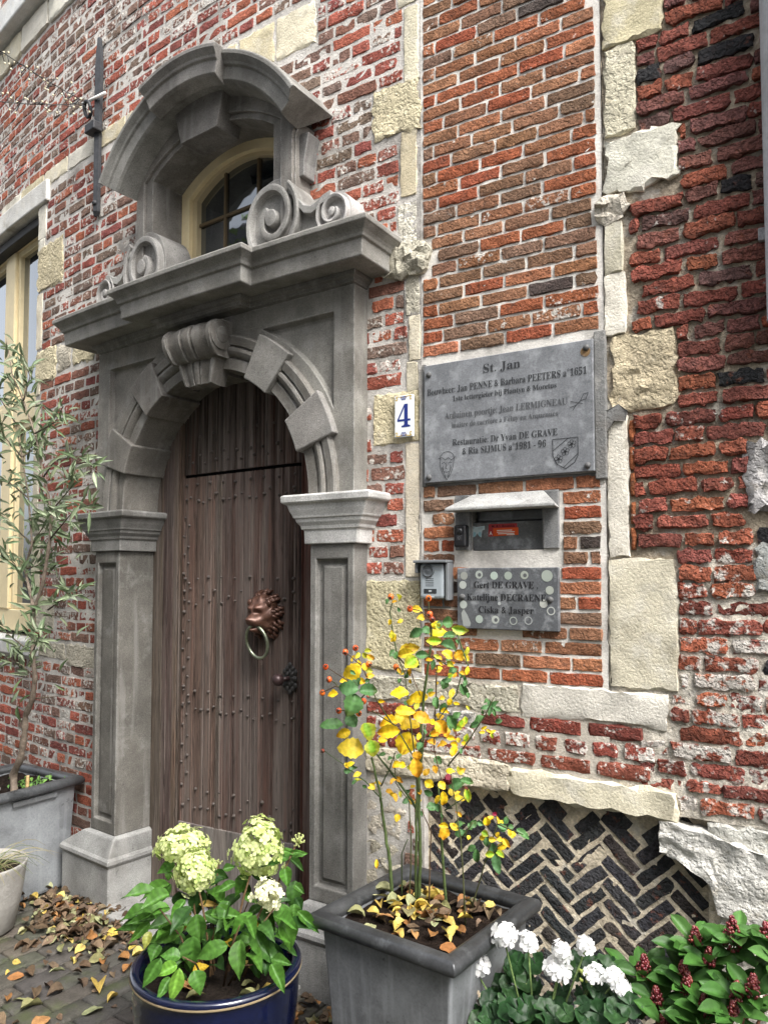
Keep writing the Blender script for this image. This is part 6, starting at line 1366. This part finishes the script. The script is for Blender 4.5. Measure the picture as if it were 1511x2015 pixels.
# ---- shrub with narrow grey green leaves
sh = empty('olive_shrub', SHRUB[0][0], 'slender shrub with narrow grey green leaves growing from the left zinc planter', 'shrub')
stf = MB(ident, (1, 1, 1)); cnt = 0
for bi, br in enumerate(SHRUB):
    pts = [Vector(p) for p in br]; sm = []
    if bi == 0: pts[0] = pts[0] - Vector((0, 0, .03))
    for a, b in zip(pts[:-1], pts[1:]):
        for q in range(4): sm.append(a.lerp(b, q / 4))
    sm.append(pts[-1])
    r0 = .020 if bi == 0 else (.011 if bi == 1 else .0045)
    m = MB(ident, (.17, .135, .105) if bi < 2 else (.09, .07, .05)); m.smooth = True
    m.tube(sm, [max(.0022, r0 * (1 - .9 * q / len(sm))) * (1 + .15 * math.sin(q * 1.9)) for q in range(len(sm))], 8 if bi < 2 else 5)
    m.build('trunk' if bi == 0 else 'branch', 'stem', sh)
    if bi in (3, 4): continue
    n = {0: 60, 1: 95}.get(bi, 26); lo = .52 if bi == 0 else (.30 if bi == 1 else .25)
    for q in range(n):
        f = lo + (1 - lo) * (q / n); p = sm[min(len(sm) - 1, int(f * (len(sm) - 1)))]; d0 = (sm[min(len(sm) - 1, int(f * (len(sm) - 1)) + 1)] - p); d0 = d0.normalized() if d0.length > 1e-5 else Vector((0, 0, 1))
        d = (d0 * R.uniform(.2, 1) + Vector((R.gauss(0, .8), R.gauss(0, .7), R.gauss(.15, .6)))).normalized(); L = R.uniform(.055, .105)
        cc = jit(R.choice([(.16, .20, .12), (.12, .165, .09), (.25, .29, .20), (.19, .23, .15)]), .18)
        p2 = p + d * .012 + Vector((R.uniform(-1, 1), R.uniform(-1, 1), R.uniform(-1, 1))) * (.028 if bi < 2 else .02)
        put_leaf(R.choice(LV['lance']), p2, d, Vector((R.uniform(-.7, .7), -1, R.uniform(.1, 1.2))), L, L * R.uniform(.15, .21), cc, sh, stuff=None if cnt < 298 else stf); cnt += 1
for i in range(150):                                          # the thicket of small leaves further back
    br = R.choice([SHRUB[0], SHRUB[1], SHRUB[10], SHRUB[12], SHRUB[17], SHRUB[15], SHRUB[20]]); p = Vector(R.choice(br[len(br) // 3:])) + Vector((R.gauss(0, .075), R.gauss(.03, .08), R.gauss(0, .09)))
    if p.z < .95: continue
    d = Vector((R.gauss(0, .8), R.gauss(0, .7), R.gauss(.2, .6))).normalized(); L = R.uniform(.05, .095)
    put_leaf(R.choice(LV['lance']), p, d, Vector((R.uniform(-.7, .7), -1, R.uniform(.1, 1.2))), L, L * .19, jit(R.choice([(.12, .16, .085), (.09, .135, .065), (.20, .24, .16)]), .18), sh, stuff=stf)
stf.build('small_leaves', 'leaf', sh, kind='stuff')
tag(bpy.data.objects['olive_shrub'], None, None)

# ---- dry grass, stake, herbs, pebbles
gp = empty('grass_tuft', (-1.83, 3.545, .27), 'dry arching grass tuft growing in the pale round pot', 'grass')
m = MB(ident, (.3, .3, .12)); m.smooth = True
for i in range(95):
    a = R.uniform(0, 6.28); L = R.uniform(.12, .34); r0 = R.uniform(0, .08); b = Vector((-1.83 + r0 * math.cos(a), 3.545 + r0 * math.sin(a), .265)); o_ = Vector((math.cos(a), math.sin(a), 0)); up = R.uniform(.4, 1.1)
    pts = [b + o_ * L * t * .8 + Vector((0, 0, L * (up * t - (up * .9) * t * t))) for t in (0, .2, .4, .6, .8, 1)]
    m.col(jit(R.choice([(.34, .30, .14), (.16, .20, .07), (.10, .14, .05), (.42, .38, .22)]), .2)); m.tube(pts, [.0016, .0015, .0013, .001, .0008, .0004], 4)
m.build('blades', 'leaf', gp, kind='stuff')
stk_p = Vector(SHRUB[0][0]) + Vector((.07, -.02, 0))
st_ = empty('plant_stake', (stk_p.x, stk_p.y, .5), 'short bamboo stake standing beside the shrub trunk', 'plant stake')
m = MB(ident, (.46, .32, .15)); m.smooth = True; q = stk_p
m.tube([(q.x, q.y, .47), (q.x, q.y, .53), (q.x + .001, q.y, .535), (q.x + .002, q.y, .60), (q.x + .002, q.y, .605)], [.0085, .0085, .0095, .0085, .0088], 10); m.build('cane', 'stem', st_)
hb = empty('herb_clump', tuple(FL(.17, .10, .52)), 'low bright green herbs in the corner of the left zinc planter', 'plant')
hm = None
for i in range(60):
    p = FL(.15 + R.gauss(0, .06), .08 + R.gauss(0, .06), .525 + abs(R.gauss(0, .02))); d = Vector((R.gauss(0, 1), R.gauss(0, 1), .8)).normalized(); put_leaf(R.choice(LV['ski']), p, d, Vector((0, -.4, 1)), R.uniform(.014, .035), R.uniform(.010, .022), jit(R.choice([(.10, .20, .04), (.14, .27, .06), (.07, .15, .04)]), .2), hb)
for i, (x, y, r) in enumerate(((-.02, -.12, .03), (.04, -.05, .018))):
    o = empty('pebble', tuple(FL(x, y, .515)), ('pale rounded pebble at the foot of the shrub trunk', 'small grey pebble between shrub trunk and bamboo stake')[i], 'pebble')
    m = MB(ident, ((.36, .34, .30), (.22, .22, .2))[i]); m.smooth = True; c0 = FL(x, y, .525); m.ball(tuple(c0), r, 10, (1.3, 1, .75)); m.build('stone', 'palepot', o)

# ---- fallen leaves
DRYC = {'brown': [(.10, .066, .042), (.14, .092, .06), (.08, .055, .038), (.17, .12, .08)], 'yellow': [(.52, .38, .08), (.56, .45, .14), (.46, .33, .09)], 'olive': [(.22, .21, .10), (.30, .30, .17)], 'rust': [(.27, .125, .045), (.33, .17, .07)]}
def drop(p, kind, L, label=None, group=None, parent=None, stuff=None, flat=.35):
    a = R.uniform(0, 6.28); t = Vector((math.cos(a), math.sin(a), R.uniform(-.15, .2))); nrm = Vector((R.gauss(0, flat), R.gauss(0, flat), 1))
    o = put_leaf(R.choice(LV['dry']), p, t, nrm, L, L * R.uniform(.5, .75), jit(R.choice(DRYC[kind]), .15), parent, 'fallen_leaf', stuff)
    if o is not None and label: tag(o, label, 'leaf', group)
def on_floor(x, y): return not (abs(x + 1.83) < .19 and abs(y - 3.545) < .19)
litter = MB(ident, (1, 1, 1))
for i in range(620):                                          # drift between pots, plinth and step
    u = R.gauss(-1.72, .24); n = .12 + abs(R.gauss(.12, .14))
    if i > 520: u = R.uniform(-1.9, -.75); n = R.uniform(.12, 1.0)
    p = W(u, n, .004 + R.random() * (.03 if i < 430 else .006))
    if not on_floor(p.x, p.y) or (n < .16 and (u < -1.65 or u > -.48)): continue
    drop(p, R.choice(['brown'] * 12 + ['olive', 'olive', 'yellow', 'rust']), R.uniform(.025, .065), stuff=litter)
for i in range(70): drop(W(R.uniform(-.42, -.05), R.uniform(.16, .34), R.uniform(.004, .03)), R.choice(['brown', 'brown', 'olive', 'rust']), R.uniform(.03, .06), stuff=litter)
lo = litter.build('leaf_litter', 'dryleaf', None); lo['kind'] = 'stuff'
solo = [((190, 1645), 'rust', .07, 'orange curled leaf lying on the pavers in front of the leaf drift'), ((810, 1500), 'olive', .075, 'pale green and brown folded leaf on the pavers near the blue pot'), ((760, 1700), 'yellow', .085, 'large dull yellow curled leaf on the pavers left of the blue pot'),
        ((160, 1900), 'olive', .085, 'long olive leaf rolled like a boat on the front pavers'), ((380, 1960), 'rust', .08, 'pinkish rust leaf on the pavers at the front edge'), ((800, 1890), 'olive', .08, 'pale green leaf lying flat close beside the blue pot'),
        ((650, 1240), 'olive', .085, 'grey green torn leaf on top of the leaf drift'), ((470, 1200), 'rust', .05, 'bright orange leaf on top of the leaf drift'), ((450, 1300), 'yellow', .035, 'tiny yellow leaf at the foot of the leaf drift'),
        ((900, 1170), 'olive', .07, 'olive brown leaf leaning on the corner of the left plinth'), ((910, 1790), 'yellow', .05, 'small yellow leaf against the blue pot'), ((80, 1610), 'yellow', .025, 'tiny pale leaf alone on the pavers by the pale pot'),
        ((60, 1840), 'rust', .05, 'small reddish brown leaf on the pavers at the very front'), ((950, 1620), 'rust', .06, 'rust brown leaf tucked under the blue pot rim'), ((270, 1820), 'brown', .075, 'ragged brown leaf with turned up edges on the front pavers')]
for (x, y), k, L, lab in solo:
    X, Y = x / 3.911, 1500 + y / 3.911
    d = Vector(((X - 755.5) / 1500, math.cos(rad(2.8)) + (Y - 1065) / 1500 * math.sin(rad(2.8)), math.sin(rad(2.8)) - (Y - 1065) / 1500 * math.cos(rad(2.8))))
    p = CAMP + d * (-1.59 / d.z); drop(Vector((p.x, p.y, .012)), k, L * .95, lab, None)
for i in range(125):
    x, y = R.gauss(-.02, .11), R.gauss(.0, .12)
    if abs(x) > .19 or abs(y) > .19: continue
    k = R.choice(['yellow'] * 3 + ['rust', 'brown', 'olive'] if x < 0 else ['brown'] * 2 + ['rust', 'yellow', 'olive'])
    lab = {'yellow': 'dry yellow leaf lying on the soil of the rose planter', 'rust': 'orange brown leaf lying on the soil of the rose planter', 'brown': 'crisp brown leaf lying on the soil of the rose planter', 'olive': 'faded olive leaf lying on the soil of the rose planter'}[k]
    drop(FB(x, y, .522 + R.random() * .02), k, R.uniform(.035, .065), lab, 'fallen leaves in the rose planter')
for i in range(16):
    a, r = R.uniform(0, 6.28), R.uniform(.09, .2)
    k = R.choice(['yellow', 'rust', 'olive']); drop(Vector((-.515 + r * math.cos(a), 2.42 + r * math.sin(a), .362 + R.random() * .01)), k, R.uniform(.04, .06), {'yellow': 'yellow leaf lying on the soil of the blue pot', 'rust': 'orange brown leaf lying on the soil of the blue pot', 'olive': 'faded olive leaf lying on the soil of the blue pot'}[k], 'fallen leaves in the blue pot')
